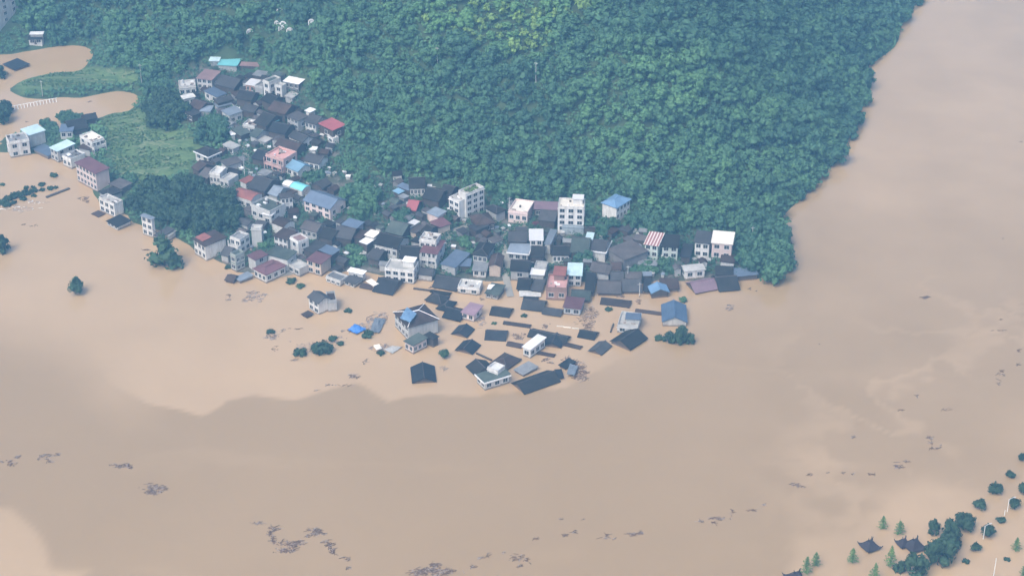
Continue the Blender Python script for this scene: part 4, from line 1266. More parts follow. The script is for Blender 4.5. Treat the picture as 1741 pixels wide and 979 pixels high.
def crown(kind, seed, leaves=300, leaf=0.55):
    """Unit crown about 1 in radius sitting on z=0 up to its height; returns quads (n,4,3)."""
    g = np.random.default_rng(seed)
    lobes = []
    if kind == 'broad':
        nl = g.integers(9, 14)
        for i in range(nl):
            a, r = g.uniform(0, 2 * pi), sqrt(g.uniform(0, 1)) * 0.68
            z = 0.62 + 0.62 * (1 - r ** 1.6) + g.uniform(-0.16, 0.16)
            lobes.append((r * cos(a), r * sin(a), z, g.uniform(0.30, 0.46)))
        for i in range(5):
            a = 2 * pi * i / 5 + g.uniform(-.4, .4)
            lobes.append((0.58 * cos(a), 0.58 * sin(a), g.uniform(0.3, 0.55), g.uniform(0.30, 0.42)))
    elif kind == 'tall':
        for i in range(12):
            f = i / 11
            a, r = g.uniform(0, 2 * pi), 0.42 * (1 - f) ** 0.7
            lobes.append((r * cos(a), r * sin(a), 0.3 + f * 2.0, (0.46 - 0.24 * f) * g.uniform(0.85, 1.2)))
    elif kind == 'bush':
        for i in range(10):
            a, r = g.uniform(0, 2 * pi), sqrt(g.uniform(0, 1)) * 0.6
            lobes.append((r * cos(a), r * sin(a), 0.12 + 0.42 * (1 - r * r) + g.uniform(-.08, .08), g.uniform(0.32, 0.44)))
    elif kind == 'mound':                                    # clipped round tree standing in water, with shoots on top
        for i in range(12):
            a, r = g.uniform(0, 2 * pi), sqrt(g.uniform(0, 1)) * 0.58
            lobes.append((r * cos(a), r * sin(a), 0.25 + 0.65 * (1 - r * r) + g.uniform(-.06, .06), g.uniform(0.36, 0.46)))
        for i in range(5):
            a, r = g.uniform(0, 2 * pi), g.uniform(0, 0.5)
            for kk in range(3):
                lobes.append((r * cos(a), r * sin(a), 1.0 + 0.18 * kk, 0.15 - 0.035 * kk))
    out = []
    area = sum(l[3] ** 2 for l in lobes)
    for x, y, z, r in lobes:
        nq = max(4, int(leaves * r * r / area))
        d = g.normal(0, 1, (nq, 3))
        d[:, 2] = d[:, 2] * 0.8 + 0.25
        d /= np.linalg.norm(d, axis=1)[:, None]
        rr = r * g.uniform(0.82, 1.12, nq)
        c = np.array([x, y, z]) + d * rr[:, None]
        out.append(leaf_quads(c, d, leaf * 0.30, g))
        # leafy inside of the clump, so that it is not hollow
        v = ICO_V * (r * 0.80) * g.uniform(0.8, 1.12, (12, 1)) + np.array([x, y, z])
        tri = v[ICO_F]
        out.append(np.concatenate([tri, tri[:, 2:3]], 1))
    return np.concatenate(out)


def feather_crown(seed, nstem=26, leaf=0.2):
    """Bamboo clump: arching stems that fan out, each with tufts of leaves."""
    g = np.random.default_rng(seed)
    out = []
    for i in range(nstem):
        a, lean = g.uniform(0, 2 * pi), g.uniform(0.15, 0.95)
        hgt = g.uniform(1.2, 2.0) * (1 - 0.3 * lean)
        ts = np.linspace(0.3, 1.0, 9)
        r = lean * ts ** 2.2
        z = hgt * (ts - 0.32 * lean * ts ** 4)
        c = np.stack([r * cos(a), r * sin(a), z], 1)
        c = np.repeat(c, 2, 0) + g.normal(0, 0.06, (18, 3))
        nrm = np.stack([np.full(18, cos(a) * 0.6), np.full(18, sin(a) * 0.6), np.full(18, 0.8)], 1)
        out.append(leaf_quads(c, nrm, leaf, g))
    for x, y, z, r in [(0, 0, 0.55, 0.42), (0.15, 0.1, 0.9, 0.34), (-0.2, 0.05, 0.8, 0.3)]:
        tri = (ICO_V * r + np.array([x, y, z]))[ICO_F]
        out.append(np.concatenate([tri, tri[:, 2:3]], 1))
    return np.concatenate(out)


def spire_crown(seed, tiers=9):
    """Young conifer with whorls of rising branches; gaps between them."""
    g = np.random.default_rng(seed)
    out = []
    for i in range(tiers):
        f = i / (tiers - 1)
        R_ = 0.95 * (1 - f) ** 0.85 + 0.08
        for j in range(6):
            a = 2 * pi * (j + 0.5 * (i % 2)) / 6 + g.uniform(-.25, .25)
            ts = np.linspace(0.15, 1, 6)
            rr = R_ * g.uniform(0.75, 1.15) * ts
            c = np.stack([rr * cos(a), rr * sin(a), 0.25 + 2.6 * f + rr * 0.45], 1) + g.normal(0, 0.03, (6, 3))
            nrm = np.stack([np.full(6, cos(a) * .5), np.full(6, sin(a) * .5), np.full(6, .8)], 1)
            out.append(leaf_quads(c, nrm, 0.15, g))
    c = np.stack([g.normal(0, .03, 10), g.normal(0, .03, 10), np.linspace(0.3, 3.1, 10)], 1)
    out.append(leaf_quads(c, np.tile((0, -.6, .6), (10, 1)), 0.13, g))
    return np.concatenate(out)


def crown_to_mesh(name, quads, mat):
    return quad_mesh(name, quads.reshape(-1, 3), np.arange(len(quads) * 4).reshape(-1, 4), mat)


def trunk_mesh(name, hgt, r, limbs=4, seed=0, down=1.5):
    g = random.Random(seed)
    mb = MB()
    mb.bar((0, 0, -down), (0, 0, hgt * 0.55), r, r * 0.7, 7)
    mb.bar((0, 0, hgt * 0.55), (g.uniform(-.15, .15), g.uniform(-.15, .15), hgt), r * 0.7, r * 0.3, 6)
    for i in range(limbs):
        a = 2 * pi * i / limbs + g.uniform(-.4, .4)
        z = hgt * g.uniform(0.4, 0.7)
        mb.bar((0, 0, z), (0.55 * hgt * 0.5 * cos(a), 0.55 * hgt * 0.5 * sin(a), z + hgt * 0.35), r * 0.45, r * 0.15, 5)
    return mb.mesh(name, BARK)


BROAD = [crown('broad', 100 + i, 420, 0.42) for i in range(7)]
TALL = [crown('tall', 200 + i, 260, 0.50) for i in range(3)]
FEATHER = [feather_crown(300 + i) for i in range(4)]
BUSH = [crown('bush', 400 + i, 240, 0.55) for i in range(4)]
MOUND = [crown('mound', 500 + i, 520, 0.42) for i in range(3)]
SPIRE = [spire_crown(600 + i) for i in range(4)]
FOREST_Q = [crown('broad', 700 + i, 230, 0.52) for i in range(8)] + [crown('tall', 720 + i, 190, 0.5) for i in range(2)]
FEATHER_Q = [feather_crown(740 + i, 20, 0.22) for i in range(4)]

PROTO = {}


def proto(kind, i):
    key = (kind, i)
    if key not in PROTO:
        src, mat = {'broad': (BROAD, LEAF), 'dark': (BROAD, DARKLEAF), 'tall': (TALL, LEAF), 'bamboo': (FEATHER, BAMBOO), 'bush': (BUSH, LEAF), 'mound': (MOUND, DARKLEAF),
                    'spire': (SPIRE, BAMBOO), 'darkbush': (BUSH, DARKLEAF), 'darktall': (TALL, DARKLEAF)}[kind]
        PROTO[key] = crown_to_mesh('crown', src[i % len(src)], mat)
        PROTO[key, 't'] = trunk_mesh('trunk', {'broad': 0.75, 'dark': 0.75, 'tall': 1.9, 'darktall': 1.9, 'bamboo': 0.8, 'bush': 0.3, 'darkbush': 0.3, 'mound': 0.7, 'spire': 3.0}[kind],
                                     0.045 if kind != 'spire' else 0.035, 4 if kind in ('broad', 'dark', 'mound') else 2, i)
    return PROTO[key], PROTO[key, 't']


_tn = [0]


def tree(kind, px, py, rad, label, cat='tree', name=None, group=None, tint=0.3, zs=1.0, z=None, sink=0.0):
    """A tree whose foot shows (or would show) at px, py; rad is the crown's radius in metres."""
    p = ground(px, py)
    if z is not None:
        p = at(px, py, z)
    _tn[0] += 1
    i = _tn[0]
    cm, tm = proto(kind, i % 7)
    root = thing(name or ('bush' if 'bush' in kind else 'tree'), label, cat, (p[0], p[1], p[2] - sink), rng.uniform(0, 6.28), group)
    s = rad
    tr = obj('trunk', tm, root)
    tr.scale = (s, s, s)
    c = obj('crown', cm, root)
    c.scale = (s * rng.uniform(.93, 1.07), s * rng.uniform(.93, 1.07), s * zs)
    c['tint'] = tint - (0.2 if kind in ('broad', 'bush', 'tall') else 0) + rng.uniform(-.12, .12)
    return root


# --- the wood on the hill: spots spread evenly over the land that carries it
def spread(x0, x1, y0, y1, step, jit, g):
    X, Y = np.meshgrid(np.arange(x0, x1, step), np.arange(y0, y1, step * 0.87))
    X = X + (np.arange(X.shape[0]) % 2)[:, None] * step / 2
    return (X + g.uniform(-jit, jit, X.shape)).ravel(), (Y + g.uniform(-jit, jit, Y.shape)).ravel()


LIGHT1 = [(690, 30), (770, -10), (900, -30), (1060, -20), (1040, 40), (960, 60), (940, 110), (880, 118), (790, 92), (720, 75)]  # pale bamboo, with a spot of sunlight painted into its tint
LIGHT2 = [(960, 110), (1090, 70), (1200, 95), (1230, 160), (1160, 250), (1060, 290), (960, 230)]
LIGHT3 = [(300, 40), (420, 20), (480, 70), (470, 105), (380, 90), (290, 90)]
fx, fy = spread(*reach(FOREST), 4.2, 1.35, nrg)
fz = terrain(fx, fy)
FP = np.column_stack([fx, fy, fz])
ppx, ppy = project(FP)
keep = inside(FOREST, ppx, ppy) & (fz > -1.6) & ~inside([(-80, 15), (32, 0), (36, 46), (20, 60), (-80, 80)], ppx, ppy) & ~inside([(38, 66), (80, 66), (80, 100), (38, 100)], ppx, ppy)
FT = np.array(FOOT)
clear = np.array([np.min(np.hypot(FT[:, 0] - a, FT[:, 1] - b_ - 0.8) - FT[:, 2]) for a, b_ in FP[:, :2]])
keep &= clear > 2.6
TOMBS = [ground(*q) for q in [(425, 58), (476, 22), (472, 48), (482, 46), (493, 56), (527, 30), (530, 41), (479, 52)]]
for tb in TOMBS:
    keep &= np.hypot(FP[:, 0] - tb[0], (FP[:, 1] - tb[1] + 4.5) * 0.75) > 3.6
FP, ppx, ppy = FP[keep], ppx[keep], ppy[keep]
FP[:, 2] = np.maximum(FP[:, 2], 0)
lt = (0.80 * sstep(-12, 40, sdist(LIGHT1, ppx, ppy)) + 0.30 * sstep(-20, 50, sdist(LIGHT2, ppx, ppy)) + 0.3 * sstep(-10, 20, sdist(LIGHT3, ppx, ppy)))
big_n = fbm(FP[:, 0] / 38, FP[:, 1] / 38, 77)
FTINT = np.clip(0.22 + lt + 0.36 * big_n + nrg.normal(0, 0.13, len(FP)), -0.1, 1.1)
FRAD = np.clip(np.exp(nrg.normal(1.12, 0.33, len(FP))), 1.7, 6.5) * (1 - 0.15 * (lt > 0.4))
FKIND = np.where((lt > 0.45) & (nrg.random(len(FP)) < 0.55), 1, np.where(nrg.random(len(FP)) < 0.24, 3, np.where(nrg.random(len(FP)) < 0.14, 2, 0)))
depth = (FP - CAM) @ FW
vis = (ppx > -30) & (ppx < W + 30) & (ppy > -30)
order = np.argsort(np.where(vis, depth / FRAD, 1e9))
singles = order[:296]
rest = order[296:]
TREE_MESH = {}
for kk in range(10):
    TREE_MESH[0, kk] = crown_to_mesh('tree', np.concatenate([BROAD[kk % 7] if kk < 8 else TALL[kk % 3]]), LEAF)
for kk in range(4):
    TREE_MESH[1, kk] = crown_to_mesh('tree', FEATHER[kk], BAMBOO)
    TREE_MESH[3, kk] = crown_to_mesh('tree', FEATHER[kk], LEAF)
# stems go into the same mesh as the crown: they are hidden by the leaves all round
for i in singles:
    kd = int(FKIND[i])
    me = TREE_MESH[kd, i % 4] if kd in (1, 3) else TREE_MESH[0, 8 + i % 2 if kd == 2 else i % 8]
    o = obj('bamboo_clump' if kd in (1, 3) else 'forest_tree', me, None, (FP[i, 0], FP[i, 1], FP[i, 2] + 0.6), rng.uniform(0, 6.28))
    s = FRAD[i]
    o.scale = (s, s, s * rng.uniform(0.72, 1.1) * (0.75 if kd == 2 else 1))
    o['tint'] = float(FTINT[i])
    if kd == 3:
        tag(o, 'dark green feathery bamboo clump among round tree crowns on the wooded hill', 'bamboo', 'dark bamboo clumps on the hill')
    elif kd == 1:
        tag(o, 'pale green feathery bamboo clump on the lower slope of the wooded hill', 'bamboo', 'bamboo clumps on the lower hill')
    elif kd == 2:
        tag(o, 'narrow tall green tree rising among round crowns on the wooded hill', 'tree', 'narrow trees of the hill wood')
    else:
        tag(o, 'round dense green tree crown in the wood covering the hill above the village', 'tree', 'trees of the hill wood')
blocks, tints, fmi = [], [], []
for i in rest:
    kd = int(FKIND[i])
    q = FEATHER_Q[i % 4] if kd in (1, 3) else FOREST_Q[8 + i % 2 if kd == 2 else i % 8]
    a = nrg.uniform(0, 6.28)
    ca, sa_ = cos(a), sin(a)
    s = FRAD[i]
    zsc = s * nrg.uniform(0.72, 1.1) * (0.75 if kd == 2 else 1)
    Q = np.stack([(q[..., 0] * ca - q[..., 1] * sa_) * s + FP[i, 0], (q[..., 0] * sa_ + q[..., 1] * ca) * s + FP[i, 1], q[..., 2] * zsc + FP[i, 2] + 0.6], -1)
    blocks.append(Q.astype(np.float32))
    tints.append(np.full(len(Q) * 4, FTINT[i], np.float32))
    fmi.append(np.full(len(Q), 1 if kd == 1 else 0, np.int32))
# scrub and saplings on the forest floor, and on the banks between wood, fields and water
sx_, sy_ = spread(*reach(FOREST + FIELDS[0], 15), 2.7, 1.2, nrg)
SP = np.column_stack([sx_, sy_, terrain(sx_, sy_)])
a, b_ = project(SP)
kf = (SP[:, 2] > 0.15) & ~inside(VILLAGE, a, b_) & ~inside(FIELDS[0], a, b_) & ~inside(FIELDS[1], a, b_) & (b_ > -60) & (a > -60)
SP = SP[kf]
SP = SP[np.array([min(gap_to(u, v)[0], gap_to(u, v + 2.5)[0]) for u, v in SP[:, :2]]) > 0.7]
SPT = np.clip(0.35 + 0.35 * fbm(SP[:, 0] / 12, SP[:, 1] / 12, 91) + nrg.normal(0, 0.12, len(SP)), 0, 1)
for kk in range(9):
    hh = nrg.uniform(0.3, 1.9, len(SP))
    cc = SP + nrg.normal(0, 0.8, SP.shape) * np.array([1, 1, 0.2]) + np.array([0, 0, 1.0]) * hh[:, None]
    blocks.append(leaf_quads(cc, np.tile((0, -0.3, 0.9), (len(cc), 1)), 0.75, nrg).astype(np.float32))
    tints.append(np.repeat(SPT, 4).astype(np.float32))
    fmi.append(np.zeros(len(SP), np.int32))
QA = np.concatenate(blocks)
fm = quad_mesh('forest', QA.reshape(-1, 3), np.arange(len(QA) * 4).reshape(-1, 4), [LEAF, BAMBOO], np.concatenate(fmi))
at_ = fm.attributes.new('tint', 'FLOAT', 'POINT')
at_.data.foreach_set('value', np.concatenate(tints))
tag(obj('forest', fm), 'dense blue green forest covering the hill up to the top of the photo', 'forest', None, 'stuff')
print('forest trees', len(FP), 'faces', len(QA))


def grove(poly, step, kind, rad, label, group, tint=0.2, jit=0.8, cat='tree', name=None, zs=1.0):
    """Fill a patch of ground with trees of one kind."""
    xs_, ys_ = zip(*poly)
    cs = [ground(px, py) for px, py in poly]
    x0, x1 = min(c[0] for c in cs), max(c[0] for c in cs)
    y0, y1 = min(c[1] for c in cs), max(c[1] for c in cs)
    gx, gy = spread(x0, x1 + step, y0, y1 + step, step, step * 0.28, nrg)
    P = np.column_stack([gx, gy, np.maximum(terrain(gx, gy), 0)])
    a, b_ = project(P)
    for px, py in zip(a[inside(poly, a, b_)], b_[inside(poly, a, b_)]):
        tree(kind, px, py, rad * rng.uniform(0.8, 1.25), label, cat, name, group, tint, zs)


grove([(226, 330), (262, 318), (330, 322), (372, 332), (392, 350), (412, 372), (400, 396), (345, 402), (300, 400), (262, 372), (222, 362)], 5.6, 'dark', 4.3,
      'dark tree of the dense grove at the water left of the village', 'trees of the dark shore grove', 0.3)
grove([(256, 196), (272, 178), (306, 178), (318, 205), (300, 222), (262, 224)], 5.5, 'dark', 4.2, 'dark tree of the clump between the fields and the upper village', 'trees of the clump by the fields', 0.35)
grove([(338, 232), (352, 208), (378, 208), (388, 238), (372, 252), (340, 250)], 5.2, 'broad', 4.0, 'green tree of the clump left of the lane in the upper village', 'trees of the upper village clump', 0.3)
grove([(585, 335), (604, 318), (640, 322), (662, 345), (640, 372), (604, 382), (588, 362)], 5.2, 'broad', 3.9, 'leafy green tree of the clump in the middle of the village', 'trees of the middle village clump', 0.5)
grove([(1290, 440), (1312, 415), (1330, 440), (1340, 468), (1318, 482), (1294, 478)], 5.4, 'broad', 5.2, 'big leafy tree at the tip of the land by the right shore', 'trees at the right tip of the land', 0.45, zs=1.1)
grove([(1252, 440), (1290, 430), (1296, 462), (1258, 458)], 5.5, 'broad', 3.6, 'green tree right of the pale pink tall house', 'trees beside the pale pink house', 0.4)
grove([(1062, 455), (1110, 446), (1146, 450), (1144, 468), (1080, 476)], 4.6, 'bush', 2.9, 'leafy bush between the mint houses and the flooded front row', 'bushes behind the front row', 0.45, cat='bush')
grove([(590, 425), (612, 422), (632, 450), (598, 456)], 4.0, 'bush', 3.0, 'bright leafy bush above the shore pool', 'bushes above the shore pool', 0.6, cat='bush')
grove([(772, 430), (782, 412), (806, 420), (800, 442)], 4.0, 'bush', 3.0, 'bright leafy bush left of the dark hip roofed house by the lane', 'bushes left of the lane', 0.65, cat='bush')
grove([(1068, 378), (1100, 385), (1140, 388), (1140, 402), (1096, 405), (1066, 392)], 5.0, 'broad', 3.4, 'green tree just behind the mint houses', 'trees behind the mint houses', 0.35)
grove([(985, 385), (1010, 380), (1046, 392), (1040, 410), (1000, 404)], 4.8, 'broad', 3.2, 'green tree between the white four storey block and the huge grey brown roof', 'trees by the huge roof', 0.3)
grove([(520, 300), (548, 296), (566, 312), (545, 322), (520, 315)], 4.4, 'bush', 2.6, 'garden bush right of the sky blue metal roof', 'bushes right of the sky blue roof', 0.45, cat='bush')
grove([(570, 268), (600, 262), (632, 290), (612, 302), (575, 290)], 4.6, 'bush', 2.6, 'pale green bush on the slope below the red roofed house', 'bushes below the red roof', 0.6, cat='bush')
grove([(440, 405), (462, 398), (468, 420), (446, 424)], 3.6, 'bush', 2.2, 'bush between the arcaded house and the brownish maroon roof', 'bushes behind the shore', 0.4, cat='bush')
grove([(668, 372), (690, 366), (705, 380), (682, 392)], 4.4, 'broad', 3.0, 'tree left of the pale slate sheet roof', 'trees left of the pale slate roof', 0.3)
grove([(838, 352), (858, 350), (866, 368), (846, 372)], 4.4, 'broad', 3.0, 'tree left of the cream flat roofed house', 'trees left of the cream roof', 0.3)
grove([(762, 366), (772, 362), (778, 386), (764, 384)], 4.0, 'dark', 2.8, 'tree at the left foot of the white block with the roof garden', 'trees at the white block', 0.4)
grove([(790, 458), (830, 452), (842, 466), (800, 474)], 3.6, 'bush', 2.2, 'bush below the white walled house by the flooded lane', 'bushes by the flooded lane', 0.5, cat='bush')
grove([(975, 442), (990, 434), (1000, 448), (985, 456)], 3.6, 'broad', 2.7, 'tree right of the pale cyan roofed white house', 'trees beside the pale cyan roof', 0.3)
grove([(72, 214), (92, 206), (100, 220), (84, 236)], 4.0, 'bush', 2.8, 'bush behind the large pale metal roof', 'bushes by the pale metal roof', 0.35, cat='bush')
grove([(98, 200), (120, 190), (140, 196), (150, 206), (112, 210)], 3.6, 'bush', 2.2, 'bush on the bank by the far dark tiled houses', 'bushes on the valley bank', 0.35, cat='bush')
grove([(-6, 192), (16, 186), (22, 206), (4, 222)], 5.0, 'dark', 3.9, 'dark tree at the left edge above the flat roofed white house', 'trees at the left edge', 0.25)
grove([(-8, 128), (6, 124), (10, 142), (-6, 150)], 5.0, 'dark', 3.6, 'dark tree at the left edge beside the valley field', 'trees beside the valley field', 0.25)
grove([(244, 146), (268, 138), (290, 148), (290, 166), (256, 172)], 5.0, 'broad', 3.6, 'tree at the end of the flooded valley', 'trees at the valley end', 0.3)
grove([(208, 306), (226, 300), (232, 326), (216, 330)], 4.2, 'bush', 2.6, 'bush at the near edge of the green fields', 'bushes at the field edge', 0.55, cat='bush')

# single trees and bushes standing in the flood
def flood(kind, px, py, rad, label, tint=0.3, zs=1.0, name=None, cat='tree', sink=0.15, group=None):
    tree(kind, px, py, rad, label, cat, name, group, tint, zs, 0.0, sink)


flood('darktall', 280, 452, 9.2, 'big pointed leafy tree standing in the water in front of the grove', 0.6, 0.60)
flood('mound', 128, 500, 3.9, 'lone round tree in the open water at the left', 0.6, 1.3, sink=0.7)
flood('dark', 4, 428, 3.6, 'dark tree cut by the left edge in the open water', 0.3, 1.3)
flood('darkbush', 91, 300, 1.9, 'single round bush in the water left of the maroon roofed pink block', 0.5, 1.0, cat='bush')
flood('dark', 1152, 582, 3.5, 'larger tree of the clump in front of the long blue slate roof', 0.25, 1.1)
flood('dark', 1172, 582, 2.5, 'right hand smaller tree of the clump in front of the long blue slate roof', 0.25, 0.9)
flood('darkbush', 1120, 577, 2.0, 'small bush at the left of the tree clump by the long blue slate roof', 0.3, 0.9, cat='bush')
flood('dark', 1136, 580, 2.5, 'left hand tree of the clump in front of the long blue slate roof', 0.2, 1.0)
flood('bush', 1162, 512, 2.0, 'green bush between the blue gabled shelter and the long blue slate roof', 0.6, cat='bush')
flood('mound', 754, 608, 2.1, 'round topped green tree in the water right of the mossy green roofed house', 0.6, 1.2)
flood('darkbush', 546, 598, 4.3, 'large dark green bush, biggest of the islet of bushes', 0.25, 1.0, cat='bush')
flood('darkbush', 510, 602, 3.0, 'left dark bush of the islet of bushes', 0.4, 0.8, cat='bush')
flood('darkbush', 566, 578, 2.0, 'upper right bush of the islet of bushes', 0.5, 0.8, cat='bush')
flood('darkbush', 579, 585, 1.6, 'rightmost small bush of the islet of bushes', 0.4, 0.7, cat='bush')
flood('darkbush', 592, 530, 1.7, 'single low bush right of the lone white house', 0.5, 0.8, cat='bush')
flood('darkbush', 624, 572, 2.6, 'dark bush under the blue tarpaulin heap', 0.35, 0.9, cat='bush')
flood('darkbush', 647, 602, 1.7, 'dark bush by the collapsed pale roof', 0.3, 0.9, cat='bush')
flood('darkbush', 512, 488, 1.9, 'rounded brown green bush at the shore below the pale slab house', 0.7, 0.8, cat='bush')
flood('darkbush', 496, 480, 2.4, 'bush against the shore right of the big maroon hip roof', 0.4, 0.8, cat='bush')
flood('darkbush', 460, 566, 1.8, 'small dark bush on the debris left of the bush islet', 0.3, 0.8, cat='bush')
flood('darkbush', 387, 456, 1.4, 'dark bush at the foot of the narrow green grey tower', 0.3, 1.0, cat='bush')
flood('darkbush', 891, 538, 1.4, 'small bush in the water right of the tilted dark roof', 0.4, 0.8, cat='bush')
flood('darkbush', 840, 550, 1.3, 'yellowish small bush above the long thin brown ridge', 0.9, 0.6, cat='bush')
flood('darkbush', 1035, 527, 1.8, 'brown bush under the long brown sunk roof', 0.5, 0.7, cat='bush')
for px, py, rd_, zz in [(3, 346, 2.4, .9), (14, 340, 2.2, 1), (24, 336, 2.3, 1), (34, 334, 2.2, 1.1), (45, 330, 2.4, 1), (57, 326, 2.0, .9), (12, 350, 2.2, .9), (40, 340, 1.8, .8),
                        (72, 324, 1.5, .9), (86, 322, 1.8, .8), (95, 320, 1.3, .9), (72, 315, 1.7, .8), (24, 346, 1.6, .9), (58, 334, 1.5, .8), (44, 321, 1.3, 1.2), (56, 320, 1.1, 1.2)]:
    flood('darkbush', px, py, rd_, 'small tree of the half drowned row by the left edge', 0.35, zz, group='half drowned trees in a row at the left')
flood('darkbush', 4, 315, 1.4, 'lone brown green bush at the left edge above the half drowned row', 0.7, 0.7, cat='bush')

E = TILES['e']


def e_(x, y):
    return px_of('e', x, y)


for x, y, s, zz, lb in [(1525, 398, 2.6, 1.0, 'spiky topped dark tree in the water, third from the top of the right hand row'), (1418, 512, 2.5, 1.0, 'spiky topped dark tree left of the upper lamp post'),
                        (1630, 284, 1.9, .8, 'small spiky topped dark tree, second from the top of the right hand row'), (1718, 176, 1.8, 1.2, 'dark tree at the right edge, topmost of the row'),
                        (1722, 408, 2.2, 1.4, 'dark tree cut by the right edge level with the spiky topped trees'), (1655, 508, 2.5, 1.1, 'round dark tree behind the upper lamp post at the right'),
                        (1558, 600, 1.8, .75, 'low round bush between the two tall lamp posts'), (1475, 704, 2.6, 1.2, 'round dark tree behind the lower tall lamp post'),
                        (1386, 804, 1.9, 1.1, 'round clipped dark tree below the lower tall lamp post'), (1320, 880, 1.5, .8, 'small round clipped bush lowest on the right'),
                        (1608, 864, 1.3, .5, 'flat dark bush low in the water at bottom right'), (1300, 648, 3.9, 1.0, 'broad round tree at the upper end of the pavilion grove')]:
    flood('mound' if s > 1.6 else 'darkbush', *e_(x, y), s, lb, 0.3, zz)
for x, y, s, zz, lb in [(1130, 880, 4.8, 1.25, 'biggest dense tree beside the double pavilion'), (1190, 800, 4.2, 1.2, 'right part of the dense tree group beside the double pavilion'),
                        (1215, 720, 3.4, 1.3, 'upper tree of the dense group beside the double pavilion'), (970, 985, 4.2, 1.2, 'dense dark tree at the bottom edge right of the pavilions'),
                        (855, 945, 2.0, 1.1, 'small dark tree at the bottom edge left of a dense dark tree'), (1095, 690, 1.9, 1.8, 'slim pale tree at the right eave of the double pavilion')]:
    flood('dark', *e_(x, y), s, lb, 0.35, zz)
for x, y, s, zz, lb in [(738, 648, 1.7, .95, 'young conifer up and right of the single pavilion'), (855, 682, 1.9, .85, 'spreading young conifer beside the double pavilion'),
                        (528, 884, 1.8, 1.0, 'young conifer left of the single pavilion'), (792, 910, 2.0, 1.25, 'pale leggy young conifer between the two pavilions'),
                        (682, 1000, 1.8, 1.1, 'pale young conifer at the bottom edge'), (208, 962, 1.8, 1.2, 'young conifer at bottom edge right of the cut off pavilion'),
                        (272, 906, 1.7, 1.0, 'young conifer up and right of the cut off pavilion'), (1668, 800, 1.7, .95, 'young conifer among the round bushes at right'),
                        (1722, 975, 1.5, .9, 'young conifer in the bottom right corner')]:
    flood('spire', *e_(x, y), s, lb, 0.5, zz, 'conifer')

# crops on the fields
cx, cyv = spread(*reach(FIELDS[0] + FIELDS[1]), 1.5, 0.55, nrg)
CPt = np.column_stack([cx, cyv, terrain(cx, cyv)])
a, b_ = project(CPt)
kf = (inside(FIELDS[0], a, b_) | inside(FIELDS[1], a, b_)) & (fbm(cx / 14, cyv / 3.2, 41) > -0.05) & (CPt[:, 2] > 0.3)
CPt = CPt[kf]
g = nrg
qs = []
for kk in range(3):
    cc = CPt + g.normal(0, 0.3, CPt.shape) * np.array([1, 1, 0.3]) + np.array([0, 0, 0.35])
    qs.append(leaf_quads(cc, np.tile((0, 0, 1.0), (len(cc), 1)), 0.55, g))
qs = np.concatenate(qs)
cm_ = crown_to_mesh('crops', qs, BAMBOO)
tag(obj('crops', cm_), 'rows of green crops on the fields left of the upper village', 'crops', None, 'stuff')

# weeds and garden plants between the houses
wx_, wy_ = spread(*reach(VILLAGE), 1.9, 0.9, nrg)
WP = np.column_stack([wx_, wy_, terrain(wx_, wy_)])
a, b_ = project(WP)
kf = inside(VILLAGE, a, b_) & (fbm(wx_ / 9, wy_ / 9, 61) > -0.3) & (WP[:, 2] > 0.5)
WP = WP[kf]
qs = []
for kk in range(9):
    cc = WP + g.normal(0, 0.7, WP.shape) * np.array([1, 1, 0.6]) + np.array([0, 0, 0.9])
    qs.append(leaf_quads(cc, np.tile((0, -0.2, 0.9), (len(cc), 1)), 0.5, g))
cm_ = crown_to_mesh('undergrowth', np.concatenate(qs), LEAF)
tag(obj('undergrowth', cm_), 'weeds and garden plants growing between the village houses', 'undergrowth', None, 'stuff')

# roof garden on the tall white block (it rests on the roof)
gx_ = []
fb = blk.location
ra = blk.rotation_euler[2]
for kk in range(70):
    lx, ly = rng.uniform(-2.6, 2.8), rng.uniform(-1.4, 1.6)
    gx_.append((fb[0] + lx * cos(ra) - ly * sin(ra), fb[1] + lx * sin(ra) + ly * cos(ra), fb[2] + 11 * HS + 0.2 + rng.uniform(0, .7)))
gq = leaf_quads(np.array(gx_), np.tile((0, 0, 1.0), (70, 1)), 0.55, nrg)
o = obj('roof_garden', crown_to_mesh('roof_garden', gq, BAMBOO))
o['tint'] = 0.5
tag(o, 'bright green plants growing on the roof of the tall white block', 'roof garden')

